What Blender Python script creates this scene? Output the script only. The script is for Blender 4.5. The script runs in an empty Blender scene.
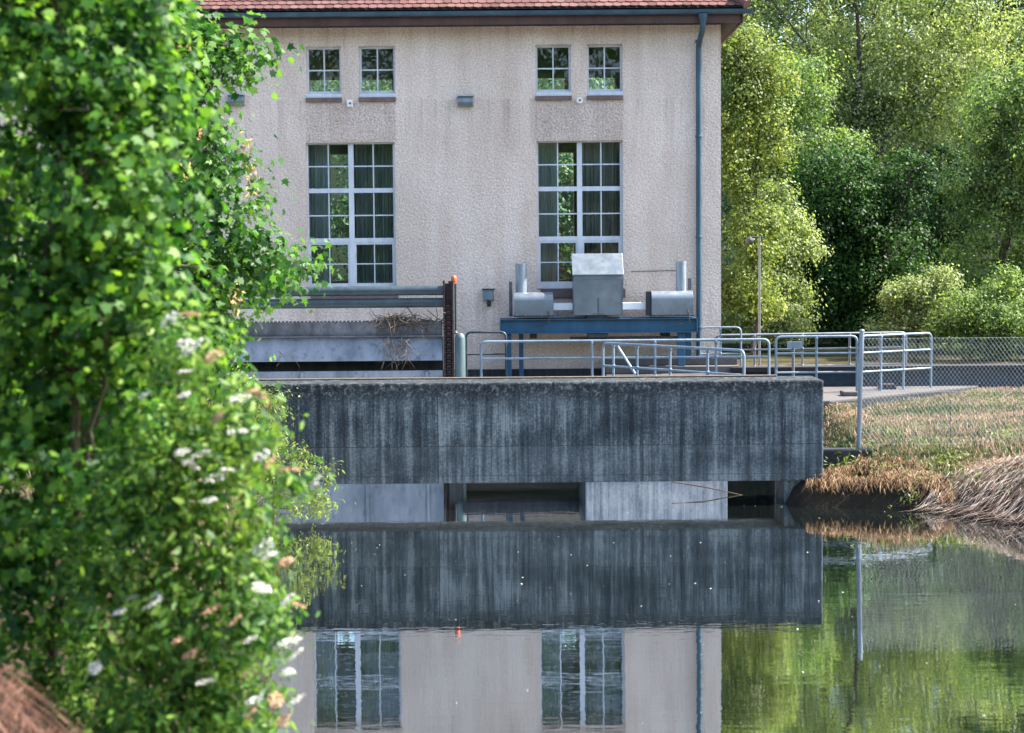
import bpy, math, random
import numpy as np
from mathutils import Vector, Matrix
random.seed(7); RNG = np.random.default_rng(11)
SC = bpy.context.scene; COL = SC.collection
PI = math.pi; R = math.radians

# ------------------------------------------------------------------ camera geometry
F = 1700.0; H = 3.57; TILT = math.atan(106.5/F); ROLL = R(0.47)
ca, sa = math.cos(TILT), math.sin(TILT); cr, sr = math.cos(ROLL), math.sin(ROLL)
def P(px, py, Y):
    """world point seen at photo pixel (px, py) at depth Y"""
    u0, v0 = (px-512)/F, (366.5-py)/F
    u, v = u0*cr + v0*sr, -u0*sr + v0*cr
    dy, dz = ca + v*sa, -sa + v*ca
    t = Y/dy
    return Vector((u*t, Y, H + dz*t))
def X(px, Y, py=300): return P(px, py, Y).x
def Z(py, Y, px=512): return P(px, py, Y).z

# ------------------------------------------------------------------ mesh helpers
class MB:
    def __init__(s): s.v = []; s.f = []
    def add(s, vs, fs):
        o = len(s.v); s.v += [tuple(p) for p in vs]; s.f += [tuple(i+o for i in f) for f in fs]; return s
    def box(s, x0, x1, y0, y1, z0, z1, M=None):
        vs = [Vector((x, y, z)) for z in (z0, z1) for y in (y0, y1) for x in (x0, x1)]
        if M: vs = [M @ p for p in vs]
        return s.add(vs, [(0,2,3,1), (4,5,7,6), (0,1,5,4), (2,6,7,3), (0,4,6,2), (1,3,7,5)])
    def tube(s, path, r, n=10, cap=True):
        path = [Vector(p) for p in path]; k = len(path)
        rs = r if isinstance(r, (list, tuple)) else [r]*k
        T = [(path[min(i+1, k-1)]-path[max(i-1, 0)]).normalized() for i in range(k)]
        a = T[0].orthogonal().normalized(); vs = []
        for i in range(k):
            a = (a - T[i]*a.dot(T[i])).normalized(); b = T[i].cross(a)
            for j in range(n):
                t = 2*PI*j/n; vs.append(path[i] + (a*math.cos(t)+b*math.sin(t))*rs[i])
        fs = [(i*n+j, i*n+(j+1)%n, (i+1)*n+(j+1)%n, (i+1)*n+j) for i in range(k-1) for j in range(n)]
        if cap: fs += [tuple(range(n))[::-1], tuple((k-1)*n+j for j in range(n))]
        return s.add(vs, fs)
    def prism(s, poly, axis, a, b):
        """poly: 2D outline; axis 'x','y','z' extruded from a to b"""
        def p3(p, t): return {'x': (t, p[0], p[1]), 'y': (p[0], t, p[1]), 'z': (p[0], p[1], t)}[axis]
        n = len(poly); vs = [p3(p, a) for p in poly] + [p3(p, b) for p in poly]
        fs = [tuple(range(n))[::-1], tuple(range(n, 2*n))] + [(i, (i+1)%n, n+(i+1)%n, n+i) for i in range(n)]
        return s.add(vs, fs)
    def lathe(s, prof, c, n=20):
        vs = []; k = len(prof)
        for (r, z) in prof:
            for j in range(n):
                t = 2*PI*j/n; vs.append((c[0]+r*math.cos(t), c[1]+r*math.sin(t), c[2]+z))
        fs = [(i*n+j, i*n+(j+1)%n, (i+1)*n+(j+1)%n, (i+1)*n+j) for i in range(k-1) for j in range(n)]
        fs += [tuple(range(n))[::-1], tuple((k-1)*n+j for j in range(n))]
        return s.add(vs, fs)
    def build(s, name, mat, parent=None, bevel=0, smooth=None):
        me = bpy.data.meshes.new(name); me.from_pydata(s.v, [], s.f); me.update()
        import bmesh
        bm = bmesh.new(); bm.from_mesh(me); bmesh.ops.recalc_face_normals(bm, faces=bm.faces); bm.to_mesh(me); bm.free()
        return link(name, me, mat, parent, bevel, smooth)
def link(name, me, mat, parent=None, bevel=0, smooth=None):
    o = bpy.data.objects.new(name, me); COL.objects.link(o)
    if mat: me.materials.append(mat)
    if smooth is not None:
        me.shade_smooth()
        me.set_sharp_from_angle(angle=R(smooth))
    if bevel:
        b = o.modifiers.new('bevel', 'BEVEL'); b.width = bevel; b.segments = 2; b.limit_method = 'ANGLE'
    if parent:
        o.parent = parent; o.matrix_parent_inverse = Matrix.Translation(-parent.location)
    return o
def fill(name, V, k, mat, parent=None, tris=None):
    """V: (n*k,3) vertices, n faces of k corners each (or the given local triangles per item)"""
    n = len(V)//k; me = bpy.data.meshes.new(name)
    if tris is not None:
        f = (np.arange(n)[:, None, None]*k+np.array(tris)[None]).reshape(-1, 3); q = len(f)
        me.vertices.add(n*k); me.vertices.foreach_set('co', V.astype(np.float32).ravel())
        me.loops.add(q*3); me.loops.foreach_set('vertex_index', f.astype(np.int32).ravel())
        me.polygons.add(q); me.polygons.foreach_set('loop_start', np.arange(0, q*3, 3, dtype=np.int32))
        me.update(calc_edges=True); return link(name, me, mat, parent)
    me.vertices.add(n*k); me.vertices.foreach_set('co', V.astype(np.float32).ravel())
    me.loops.add(n*k); me.loops.foreach_set('vertex_index', np.arange(n*k, dtype=np.int32))
    me.polygons.add(n); me.polygons.foreach_set('loop_start', np.arange(0, n*k, k, dtype=np.int32))
    me.update(calc_edges=True)
    return link(name, me, mat, parent)
def thing(name, label, cat, loc=(0,0,0), group=None):
    o = bpy.data.objects.new(name, None); COL.objects.link(o); o.location = loc
    return tag(o, label, cat, group)
def tag(o, label=None, cat=None, group=None, kind=None):
    for k, v in (('label', label), ('category', cat), ('group', group), ('kind', kind)):
        if v: o[k] = v
    return o
def fillet(pts, r, n=5):
    out = [Vector(pts[0])]
    for i in range(1, len(pts)-1):
        p, a, b = Vector(pts[i]), Vector(pts[i-1]), Vector(pts[i+1])
        d1, d2 = (a-p).normalized(), (b-p).normalized()
        for k in range(n+1):
            t = k/n; q = (p+d1*r)*(1-t)**2 + p*2*t*(1-t) + (p+d2*r)*t*t; out.append(q)
    out.append(Vector(pts[-1])); return out

# ------------------------------------------------------------------ materials
def newmat(name):
    m = bpy.data.materials.new(name); m.use_nodes = True; nt = m.node_tree; nt.nodes.clear()
    out = nt.nodes.new('ShaderNodeOutputMaterial'); return m, nt, out
def N(nt, t, **kw):
    n = nt.nodes.new(t)
    for k, v in kw.items():
        if k.startswith('_'): setattr(n, k[1:], v)
        else:
            key = int(k[1:]) if k[0] == 'i' and k[1:].isdigit() else k.replace('__', ' ')
            n.inputs[key].default_value = v
    return n
def L(nt, a, b): nt.links.new(a, b)
def ramp(nt, stops, interp='LINEAR'):
    r = nt.nodes.new('ShaderNodeValToRGB'); e = r.color_ramp; e.interpolation = interp
    while len(e.elements) < len(stops): e.elements.new(0.5)
    for el, (p, c) in zip(e.elements, stops):
        el.position = p; el.color = (*c, 1) if len(c) == 3 else c
    return r
def mapped(nt, scale):
    g = N(nt, 'ShaderNodeNewGeometry'); m = N(nt, 'ShaderNodeMapping'); m.inputs['Scale'].default_value = scale
    L(nt, g.outputs['Position'], m.inputs['Vector']); return m.outputs['Vector']
def noise(nt, vec, scale, detail=4, rough=.6):
    n = N(nt, 'ShaderNodeTexNoise', Scale=scale, Detail=detail, Roughness=rough); L(nt, vec, n.inputs['Vector']); return n.outputs['Fac']
def mixc(nt, fac, a, b, mode='MIX'):
    m = nt.nodes.new('ShaderNodeMix'); m.data_type = 'RGBA'; m.blend_type = mode
    for sock, v in ((m.inputs[0], fac), (m.inputs[6], a), (m.inputs[7], b)):
        if hasattr(v, 'is_output'): L(nt, v, sock)
        else: sock.default_value = v if not isinstance(v, tuple) else ((*v, 1) if len(v) == 3 else v)
    return m.outputs[2]
def math_(nt, op, a, b=None, c=None):
    m = nt.nodes.new('ShaderNodeMath'); m.operation = op
    for i, v in enumerate((a, b, c)):
        if v is None: continue
        if hasattr(v, 'is_output'): L(nt, v, m.inputs[i])
        else: m.inputs[i].default_value = v
    return m.outputs[0]
def princ(nt, out, rough=.7, metal=0., spec=.5):
    b = N(nt, 'ShaderNodeBsdfPrincipled', Roughness=rough, Metallic=metal); b.inputs['Specular IOR Level'].default_value = spec
    L(nt, b.outputs[0], out.inputs[0]); return b
def bump(nt, b, h, strength, dist):
    n = N(nt, 'ShaderNodeBump', Strength=strength, Distance=dist); L(nt, h, n.inputs['Height']); L(nt, n.outputs[0], b.inputs['Normal'])

def worn(name, c1, c2, rough=.6, metal=0., scale=6., streak=.25, spec=.5, lo=.35, hi=.7, c3=None):
    """painted or metal surface with uneven tone and a few runs of dirt"""
    m, nt, out = newmat(name); b = princ(nt, out, rough, metal, spec)
    n1 = noise(nt, mapped(nt, (1, 1, streak)), scale, 6, .65); rp = ramp(nt, [(lo, c1), (hi, c2)]); L(nt, n1, rp.inputs[0])
    col = rp.outputs[0]
    if c3:
        n2 = noise(nt, mapped(nt, (1, 1, 1)), scale*2.3, 8, .7); r2 = ramp(nt, [(.56, (0,0,0)), (.66, (1,1,1))]); L(nt, n2, r2.inputs[0])
        col = mixc(nt, r2.outputs[0], col, c3)
    L(nt, col, b.inputs['Base Color'])
    n3 = noise(nt, mapped(nt, (1, 1, 1)), scale*6, 4); rr = ramp(nt, [(.3, (max(rough-.15, .05),)*3), (.7, (min(rough+.15, 1),)*3)]); L(nt, n3, rr.inputs[0]); L(nt, rr.outputs[0], b.inputs['Roughness'])
    bump(nt, b, n3, .25, .004); return m

zsill_small, zsill_large, zeave = Z(99, 34.), Z(293, 34.), Z(25, 34.)
def plaster(name, base, dark, rough_amt):
    m, nt, out = newmat(name); b = princ(nt, out, .95, spec=.2); vec = mapped(nt, (1, 1, 1))
    g = N(nt, 'ShaderNodeTexVoronoi', Scale=21.0, Randomness=1.0); L(nt, vec, g.inputs['Vector'])
    n1 = noise(nt, vec, 30, 4, .75); n2 = noise(nt, vec, .7, 5, .6); n3 = noise(nt, mapped(nt, (2.2, 1, .25)), 1.4, 4, .6)
    r1 = ramp(nt, [(.38, dark), (.58, base)]); L(nt, n1, r1.inputs[0])
    r2 = ramp(nt, [(.3, (.84, .82, .80)), (.7, (1.04, 1.04, 1.05))]); L(nt, n2, r2.inputs[0])
    c = mixc(nt, 1.0, r1.outputs[0], r2.outputs[0], 'MULTIPLY')
    r3 = ramp(nt, [(.35, (.90, .87, .85)), (.6, (1, 1, 1))]); L(nt, n3, r3.inputs[0])
    c = mixc(nt, 1.0, c, r3.outputs[0], 'MULTIPLY')
    gp = N(nt, 'ShaderNodeNewGeometry'); sx = N(nt, 'ShaderNodeSeparateXYZ'); L(nt, gp.outputs['Position'], sx.inputs[0])
    drip = noise(nt, mapped(nt, (9, 1, .22)), 1.0, 5, .65); rd = ramp(nt, [(.50, (0,0,0)), (.66, (1,1,1))]); L(nt, drip, rd.inputs[0])
    under = None                      # runs below the window sills and the eaves
    for zt, ln in ((zsill_small, 1.3), (zsill_large, 1.6), (zeave, .8)):
        t = math_(nt, 'MULTIPLY', math_(nt, 'LESS_THAN', sx.outputs['Z'], zt), math_(nt, 'MAXIMUM', math_(nt, 'MULTIPLY_ADD', math_(nt, 'SUBTRACT', sx.outputs['Z'], zt), 1/ln, 1.0), 0.0))
        under = t if under is None else math_(nt, 'MAXIMUM', under, t)
    c = mixc(nt, math_(nt, 'MULTIPLY', math_(nt, 'MULTIPLY', under, rd.outputs[0]), .38), c, (.20, .165, .145))
    damp = math_(nt, 'MAXIMUM', math_(nt, 'ADD', math_(nt, 'MULTIPLY_ADD', sx.outputs['Z'], -.55, 1.15), math_(nt, 'MULTIPLY', math_(nt, 'SUBTRACT', n2, .5), 1.6)), 0.0)
    c = mixc(nt, math_(nt, 'MINIMUM', math_(nt, 'MULTIPLY', damp, .5), .5), c, (.22, .19, .165))
    ck = N(nt, 'ShaderNodeTexVoronoi', Scale=.42); ck.feature = 'DISTANCE_TO_EDGE'
    wv = nt.nodes.new('ShaderNodeVectorMath'); wv.operation = 'MULTIPLY_ADD'; nzc = N(nt, 'ShaderNodeTexNoise', Scale=2.2, Detail=4.); L(nt, vec, nzc.inputs['Vector']); L(nt, nzc.outputs['Color'], wv.inputs[0]); wv.inputs[1].default_value = (.9, .9, .9); L(nt, vec, wv.inputs[2]); L(nt, wv.outputs[0], ck.inputs['Vector'])
    crack = math_(nt, 'MULTIPLY', math_(nt, 'LESS_THAN', ck.outputs['Distance'], .006), math_(nt, 'GREATER_THAN', n2, .53))
    c = mixc(nt, math_(nt, 'MULTIPLY', crack, .18), c, (.25, .2, .18)); L(nt, c, b.inputs['Base Color'])
    h = math_(nt, 'ADD', g.outputs['Distance'], n1); bump(nt, b, h, .8, rough_amt); return m

def concrete(name, stops, top, lines=(), zsplit=None, streak=1.0):
    """weathered concrete: vertical run-off streaks, mottled lichen band, board joints"""
    m, nt, out = newmat(name); b = princ(nt, out, .9, spec=.25)
    n1 = noise(nt, mapped(nt, (11, 11, .40)), 1.0, 6, .72); n2 = noise(nt, mapped(nt, (1, 1, 1)), 1.3, 5, .65); n4 = noise(nt, mapped(nt, (1, 1, 1)), 26, 5, .8)
    s = math_(nt, 'ADD', math_(nt, 'MULTIPLY', n1, .62*streak), math_(nt, 'MULTIPLY', n2, .42)); s = math_(nt, 'ADD', s, (1-streak)*.31)
    s = math_(nt, 'ADD', s, math_(nt, 'MULTIPLY', math_(nt, 'SUBTRACT', n4, .5), .40))
    rp = ramp(nt, stops); L(nt, s, rp.inputs[0]); c = rp.outputs[0]
    g = N(nt, 'ShaderNodeNewGeometry'); sx = N(nt, 'ShaderNodeSeparateXYZ'); L(nt, g.outputs['Position'], sx.inputs[0])
    if zsplit:
        jt = math_(nt, 'MULTIPLY', math_(nt, 'LESS_THAN', sx.outputs['Z'], .885), math_(nt, 'MULTIPLY_ADD', n2, 1.5, -.35)); c = mixc(nt, math_(nt, 'MAXIMUM', math_(nt, 'MULTIPLY', jt, .45), 0.0), c, (.075, .094, .107))
        zt, depth = zsplit
        n5 = noise(nt, mapped(nt, (1, 1, 1)), 13, 6, .8)
        band = math_(nt, 'MULTIPLY_ADD', math_(nt, 'SUBTRACT', sx.outputs['Z'], zt-depth), 1/depth, math_(nt, 'MULTIPLY', math_(nt, 'SUBTRACT', n1, .5), 2.2))
        rb = ramp(nt, [(.2, (0,0,0)), (.75, (1,1,1))]); L(nt, band, rb.inputs[0])
        rl = ramp(nt, [(.44, top[0]), (.53, top[1]), (.63, top[2])]); L(nt, n5, rl.inputs[0])
        c = mixc(nt, math_(nt, 'MULTIPLY', rb.outputs[0], .85), c, rl.outputs[0])
    mask = None
    for ax, pos, w in lines:
        d = math_(nt, 'COMPARE', sx.outputs[ax], pos, w); mask = d if mask is None else math_(nt, 'MAXIMUM', mask, d)
    if mask is not None:
        mk = math_(nt, 'MULTIPLY', mask, math_(nt, 'MULTIPLY', n2, 1.2)); c = mixc(nt, mk, c, (.012, .013, .015))
    # the upward faces stay paler and carry silt
    L(nt, c, b.inputs['Base Color'])
    bump(nt, b, math_(nt, 'ADD', n4, math_(nt, 'MULTIPLY', n1, .6)), .5, .012); return m

def leafmat(name, cols, trans=.4, gloss=.45, patch=.8, spec=.35):
    m, nt, out = newmat(name)
    g = N(nt, 'ShaderNodeNewGeometry'); nz = noise(nt, mapped(nt, (1, 1, 1)), patch, 3, .6)
    f = math_(nt, 'ADD', math_(nt, 'MULTIPLY', g.outputs['Random Per Island'], .6), math_(nt, 'MULTIPLY', math_(nt, 'SUBTRACT', nz, .3), .95))
    k = len(cols); rp = ramp(nt, [((i+.2)/k, c) for i, c in enumerate(cols)]); L(nt, f, rp.inputs[0])
    b = N(nt, 'ShaderNodeBsdfPrincipled', Roughness=gloss); b.inputs['Specular IOR Level'].default_value = spec
    t = N(nt, 'ShaderNodeBsdfTranslucent'); mx = N(nt, 'ShaderNodeMixShader', i0=trans)
    L(nt, rp.outputs[0], b.inputs['Base Color'])
    L(nt, mixc(nt, 1., rp.outputs[0], (1.25, 1.3, .55), 'MULTIPLY'), t.inputs[0])
    L(nt, b.outputs[0], mx.inputs[1]); L(nt, t.outputs[0], mx.inputs[2]); L(nt, mx.outputs[0], out.inputs[0]); return m

def flatmat(name, c, rough=.6, metal=0., emit=None):
    m, nt, out = newmat(name); b = princ(nt, out, rough, metal)
    n = noise(nt, mapped(nt, (1, 1, 1)), 9, 5); r = ramp(nt, [(.3, tuple(x*.78 for x in c)), (.7, tuple(min(x*1.12, 1) for x in c))]); L(nt, n, r.inputs[0]); L(nt, r.outputs[0], b.inputs['Base Color'])
    return m

M = {}
M['plaster'] = plaster('roughcast_plaster', (.79, .675, .585), (.525, .435, .37), .013)
M['spandrel'] = plaster('coarse_plaster', (.70, .59, .51), (.40, .33, .285), .022)
M['window_paint'] = worn('window_paint', (.46, .50, .55), (.62, .645, .68), .45, scale=5)
M['sill'] = worn('brown_sill', (.10, .065, .055), (.17, .12, .105), .7)
M['zinc'] = worn('blue_zinc', (.028, .07, .105), (.06, .115, .16), .45, .35, scale=4)
M['fascia'] = worn('brown_fascia', (.04, .017, .014), (.085, .038, .03), .6, scale=5)
M['soffit'] = worn('dark_soffit', (.008, .006, .006), (.02, .013, .012), .8)
M['interior'] = flatmat('interior_plaster', (.36, .41, .39), .9)
M['curtain'] = worn('grey_curtain', (.25, .28, .27), (.50, .53, .51), .9, scale=3)
M['netcurtain'] = worn('net_curtain', (.52, .58, .57), (.72, .77, .76), .9, scale=3)
M['galv'] = worn('galvanised_steel', (.24, .29, .34), (.38, .43, .48), .40, .5, scale=7)
M['railgalv'] = worn('railing_steel', (.12, .18, .235), (.23, .29, .35), .5, .25, scale=5)
M['darkrail'] = worn('dark_railing_steel', (.10, .12, .15), (.19, .21, .24), .5, .3, scale=5)
M['sheet'] = worn('cowl_sheet_steel', (.15, .18, .205), (.24, .27, .30), .42, .5, scale=1.6, streak=.5)
M['bluebeam'] = worn('blue_paint', (.006, .055, .115), (.015, .095, .18), .5, scale=4, c3=(.02, .06, .10))
M['whitebar'] = worn('white_cover', (.74, .77, .80), (.84, .86, .88), .4, scale=3)
M['tube'] = worn('tube_paint', (.028, .045, .054), (.055, .08, .094), .42, .2, scale=4)
M['rust'] = worn('rust', (.018, .013, .013), (.05, .029, .024), .9, scale=14, streak=1, c3=(.05, .04, .045))
M['rustbeam'] = worn('stained_steel', (.055, .058, .065), (.15, .155, .17), .8, .1, scale=5, streak=.6, c3=(.06, .045, .04))
M['plate'] = worn('pale_steel_plate', (.10, .125, .155), (.22, .25, .29), .65, .1, scale=3.2, streak=.35, c3=(.085, .10, .125))
M['orange'] = flatmat('orange_lens', (.55, .09, .018), .4)
M['greenpost'] = worn('green_paint', (.045, .08, .083), (.09, .14, .145), .55, scale=6)
M['darkmetal'] = worn('dark_metal', (.02, .025, .03), (.055, .06, .07), .6, .3)
M['lampglass'] = worn('lamp_body', (.10, .15, .18), (.20, .26, .30), .4)
M['whiteplastic'] = flatmat('white_plastic', (.75, .74, .72), .4)
M['bark'] = worn('bark', (.035, .026, .02), (.10, .08, .062), .95, scale=9, streak=.3)
M['twig'] = worn('twig', (.05, .035, .022), (.13, .095, .06), .9, scale=9)
M['wood'] = worn('dead_wood', (.045, .034, .026), (.14, .11, .085), .9, scale=12)
M['steelpost'] = worn('grey_post', (.13, .165, .20), (.25, .29, .335), .55, .25, scale=5)
M['wire'] = flatmat('galvanised_wire', (.27, .31, .335), .45, .4)
M['navy'] = worn('dark_blue_wall', (.003, .012, .022), (.007, .026, .045), .8, scale=2)
M['navytop'] = worn('dark_wall_cap', (.003, .0035, .005), (.008, .008, .01), .8)
M['wallconc'] = concrete('stained_wall_concrete',
    [(.38, (.005, .0085, .0125)), (.46, (.013, .021, .028)), (.54, (.039, .054, .065)), (.64, (.125, .15, .165))],
    ((.003, .005, .007), (.018, .025, .031), (.14, .15, .155)),
    [('Z', .885, .006), ('X', -2.43, .006), ('X', -1.08, .007), ('X', 1.88, .007), ('Z', .455, .004), ('X', 3.9, .004)], zsplit=(1.80, .36))
M['paleconc'] = concrete('pale_streaked_concrete', [(.32, (.06, .075, .09)), (.45, (.24, .28, .32)), (.62, (.50, .53, .56))], None)
M['deckconc'] = concrete('deck_concrete', [(.3, (.05, .048, .047)), (.5, (.085, .08, .078)), (.7, (.13, .12, .115))], None, streak=.2)
M['plinth'] = concrete('plinth_concrete', [(.3, (.012, .014, .018)), (.5, (.026, .03, .035)), (.7, (.06, .065, .07))], None)

def tilemat():
    m, nt, out = newmat('red_clay_tiles'); b = princ(nt, out, .8, spec=.3)
    g = N(nt, 'ShaderNodeNewGeometry'); n = noise(nt, mapped(nt, (1, 1, 1)), 3, 6, .7)
    f = math_(nt, 'ADD', math_(nt, 'MULTIPLY', g.outputs['Random Per Island'], .6), math_(nt, 'MULTIPLY', n, .5))
    r = ramp(nt, [(.2, (.062, .026, .022)), (.45, (.108, .046, .040)), (.7, (.145, .07, .062)), (.9, (.10, .055, .05))]); L(nt, f, r.inputs[0]); L(nt, r.outputs[0], b.inputs['Base Color']); return m
M['tile'] = tilemat()

def glassmat():
    m, nt, out = newmat('window_glass'); fr = N(nt, 'ShaderNodeFresnel', IOR=1.5)
    t = N(nt, 'ShaderNodeBsdfTransparent'); t.inputs[0].default_value = (.74, .83, .82, 1)
    gl = N(nt, 'ShaderNodeBsdfGlossy', Roughness=.02); gl.inputs[0].default_value = (.9, .95, 1, 1)
    v = mapped(nt, (1, 1, 1)); nz = noise(nt, v, 2.5, 2); bp = N(nt, 'ShaderNodeBump', Strength=.3, Distance=.01); L(nt, nz, bp.inputs['Height']); L(nt, bp.outputs[0], gl.inputs['Normal'])
    mx = N(nt, 'ShaderNodeMixShader'); L(nt, math_(nt, 'MULTIPLY', fr.outputs[0], 1.3), mx.inputs[0]); L(nt, t.outputs[0], mx.inputs[1]); L(nt, gl.outputs[0], mx.inputs[2]); L(nt, mx.outputs[0], out.inputs[0]); return m
M['glass'] = glassmat()

def watermat():
    m, nt, out = newmat('river_water')
    d = N(nt, 'ShaderNodeBsdfDiffuse'); d.inputs[0].default_value = (.006, .009, .008, 1)
    gl = N(nt, 'ShaderNodeBsdfGlossy', Roughness=.0); gl.inputs[0].default_value = (.93, .95, .97, 1)
    fr = N(nt, 'ShaderNodeFresnel', IOR=1.5)
    n1 = noise(nt, mapped(nt, (.8, 2.2, 1)), 2.0, 3, .55); n2 = noise(nt, mapped(nt, (1.2, 6, 1)), 2.6, 2, .5)
    patch = noise(nt, mapped(nt, (.25, .5, 1)), 1.0, 2); rp = ramp(nt, [(.38, (.12,)*3), (.66, (1,)*3)]); L(nt, patch, rp.inputs[0])
    h = math_(nt, 'ADD', n1, math_(nt, 'MULTIPLY', math_(nt, 'MULTIPLY', n2, .5), rp.outputs[0]))
    bp = N(nt, 'ShaderNodeBump', Strength=1.0, Distance=.00105); L(nt, h, bp.inputs['Height'])
    L(nt, bp.outputs[0], gl.inputs['Normal'])
    mx = N(nt, 'ShaderNodeMixShader'); L(nt, math_(nt, 'MULTIPLY_ADD', fr.outputs[0], .24, .68), mx.inputs[0]); L(nt, d.outputs[0], mx.inputs[1]); L(nt, gl.outputs[0], mx.inputs[2]); L(nt, mx.outputs[0], out.inputs[0]); return m
M['water'] = watermat()

def groundmat():
    m, nt, out = newmat('meadow_ground'); b = princ(nt, out, 1., spec=.1)
    v = mapped(nt, (1, 1, 1)); n1 = noise(nt, mapped(nt, (.35, 1.2, 1)), 1.1, 5, .65); n2 = noise(nt, v, 14, 5, .7)
    r1 = ramp(nt, [(.38, (.03, .05, .013)), (.50, (.085, .07, .035)), (.62, (.20, .135, .09))]); L(nt, n1, r1.inputs[0])
    r2 = ramp(nt, [(.3, (.5, .5, .5)), (.7, (1.2, 1.2, 1.2))]); L(nt, n2, r2.inputs[0])
    c = mixc(nt, 1., r1.outputs[0], r2.outputs[0], 'MULTIPLY')
    g = N(nt, 'ShaderNodeNewGeometry'); sx = N(nt, 'ShaderNodeSeparateXYZ'); L(nt, g.outputs['Position'], sx.inputs[0])
    far = ramp(nt, [(.0, (0,0,0)), (1., (1,1,1))]); L(nt, math_(nt, 'MULTIPLY_ADD', sx.outputs['Y'], .12, -4.6), far.inputs[0])
    c = mixc(nt, far.outputs[0], c, (.010, .017, .006))
    lft = ramp(nt, [(.0, (1,1,1)), (1., (0,0,0))]); L(nt, math_(nt, 'MULTIPLY_ADD', sx.outputs['X'], .8, .9), lft.inputs[0])
    c = mixc(nt, math_(nt, 'MULTIPLY', lft.outputs[0], math_(nt, 'LESS_THAN', sx.outputs['Y'], 27.0)), c, mixc(nt, n2, (.022, .016, .010), (.06, .042, .026)))
    wet_shade = ramp(nt, [(.0, (0,0,0)), (1., (1,1,1))]); L(nt, math_(nt, 'MULTIPLY_ADD', sx.outputs['Z'], 4.0, -1.1), wet_shade.inputs[0])  # wet soil tone, raised up the bank to paint shade under overhanging grass
    c = mixc(nt, wet_shade.outputs[0], (.018, .016, .012), c)
    L(nt, c, b.inputs['Base Color']); bump(nt, b, n2, .8, .05); return m
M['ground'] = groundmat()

def bladesmat(name, cols, patch=(.35, 1.2, 1), sc=1.1, lo=.36, hi=.64, rnd=.22):
    m, nt, out = newmat(name); g = N(nt, 'ShaderNodeNewGeometry'); n1 = noise(nt, mapped(nt, patch), sc, 5, .65)
    f = math_(nt, 'ADD', n1, math_(nt, 'MULTIPLY', math_(nt, 'SUBTRACT', g.outputs['Random Per Island'], .5), rnd))
    k = len(cols); r = ramp(nt, [(lo+(hi-lo)*i/(k-1), c) for i, c in enumerate(cols)]); L(nt, f, r.inputs[0])
    b = N(nt, 'ShaderNodeBsdfPrincipled', Roughness=.7); L(nt, r.outputs[0], b.inputs['Base Color'])
    t = N(nt, 'ShaderNodeBsdfTranslucent'); L(nt, r.outputs[0], t.inputs[0]); mx = N(nt, 'ShaderNodeMixShader', i0=.3)
    L(nt, b.outputs[0], mx.inputs[1]); L(nt, t.outputs[0], mx.inputs[2]); L(nt, mx.outputs[0], out.inputs[0]); return m
M['lawn'] = bladesmat('lawn_blades', rnd=.34, cols=[(.022, .05, .01), (.065, .095, .02), (.17, .115, .065), (.33, .225, .16)])
M['greenblade'] = bladesmat('green_blades', [(.02, .05, .01), (.05, .11, .018), (.11, .18, .03), (.20, .22, .06)], (1, 1, 1), 2.5, .25, .75, .6)
M['straw'] = bladesmat('straw', [(.035, .02, .014), (.16, .09, .058), (.34, .25, .195), (.52, .46, .41)], (1, 1, 1), 2.5, .25, .75, .7)
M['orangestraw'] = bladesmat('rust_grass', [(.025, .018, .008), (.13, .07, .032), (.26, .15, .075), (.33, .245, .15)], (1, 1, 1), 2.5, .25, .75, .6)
M['bracken'] = bladesmat('dead_brush', [(.035, .018, .012), (.09, .04, .026), (.16, .075, .05), (.22, .13, .09)], (1, 1, 1), 3.5, .25, .75, .6)

M['leaf_maple'] = leafmat('maple_leaves', [(.004, .025, .007), (.014, .062, .013), (.045, .135, .022), (.125, .255, .042)], .45, .5, 1.3, .3)
M['leaf_near'] = leafmat('near_maple_leaves', [(.004, .026, .007), (.016, .072, .013), (.06, .17, .022), (.18, .325, .042)], .5, .5, 2.2, .3)
M['leaf_elder'] = leafmat('elder_leaves', [(.007, .034, .009), (.028, .09, .016), (.082, .18, .028), (.20, .30, .055)], .47, .5, 1.8, .25)
M['leaf_shrub'] = leafmat('willow_leaves', [(.03, .065, .014), (.07, .12, .022), (.14, .19, .035), (.22, .26, .06)], .4, .5, 2)
M['leaf_pale'] = leafmat('pale_leaves', [(.03, .055, .022), (.12, .17, .068), (.27, .335, .15), (.43, .48, .25)], .5, .5, .5)
M['leaf_olive'] = leafmat('yellowish_leaves', [(.022, .05, .014), (.08, .13, .033), (.17, .23, .055), (.32, .36, .10)], .5, .5, .6)
M['leaf_mid'] = leafmat('mid_leaves', [(.018, .045, .016), (.06, .12, .036), (.14, .22, .07), (.26, .34, .125)], .5, .5, .5)
M['leaf_cool'] = leafmat('cool_leaves', [(.02, .05, .028), (.055, .11, .06), (.11, .20, .11), (.19, .30, .18)], .4, .5, .5)
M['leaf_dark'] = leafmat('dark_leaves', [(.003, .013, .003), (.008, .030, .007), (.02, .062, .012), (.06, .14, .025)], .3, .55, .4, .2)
M['blossom'] = flatmat('white_blossom', (.47, .47, .42), .75)
M['withered'] = flatmat('withered_blossom', (.42, .25, .16), .9)
M['seed'] = flatmat('dry_seed_keys', (.42, .27, .10), .8)
M['fluff'] = flatmat('pale_fluff', (.78, .78, .76), .8)

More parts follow.
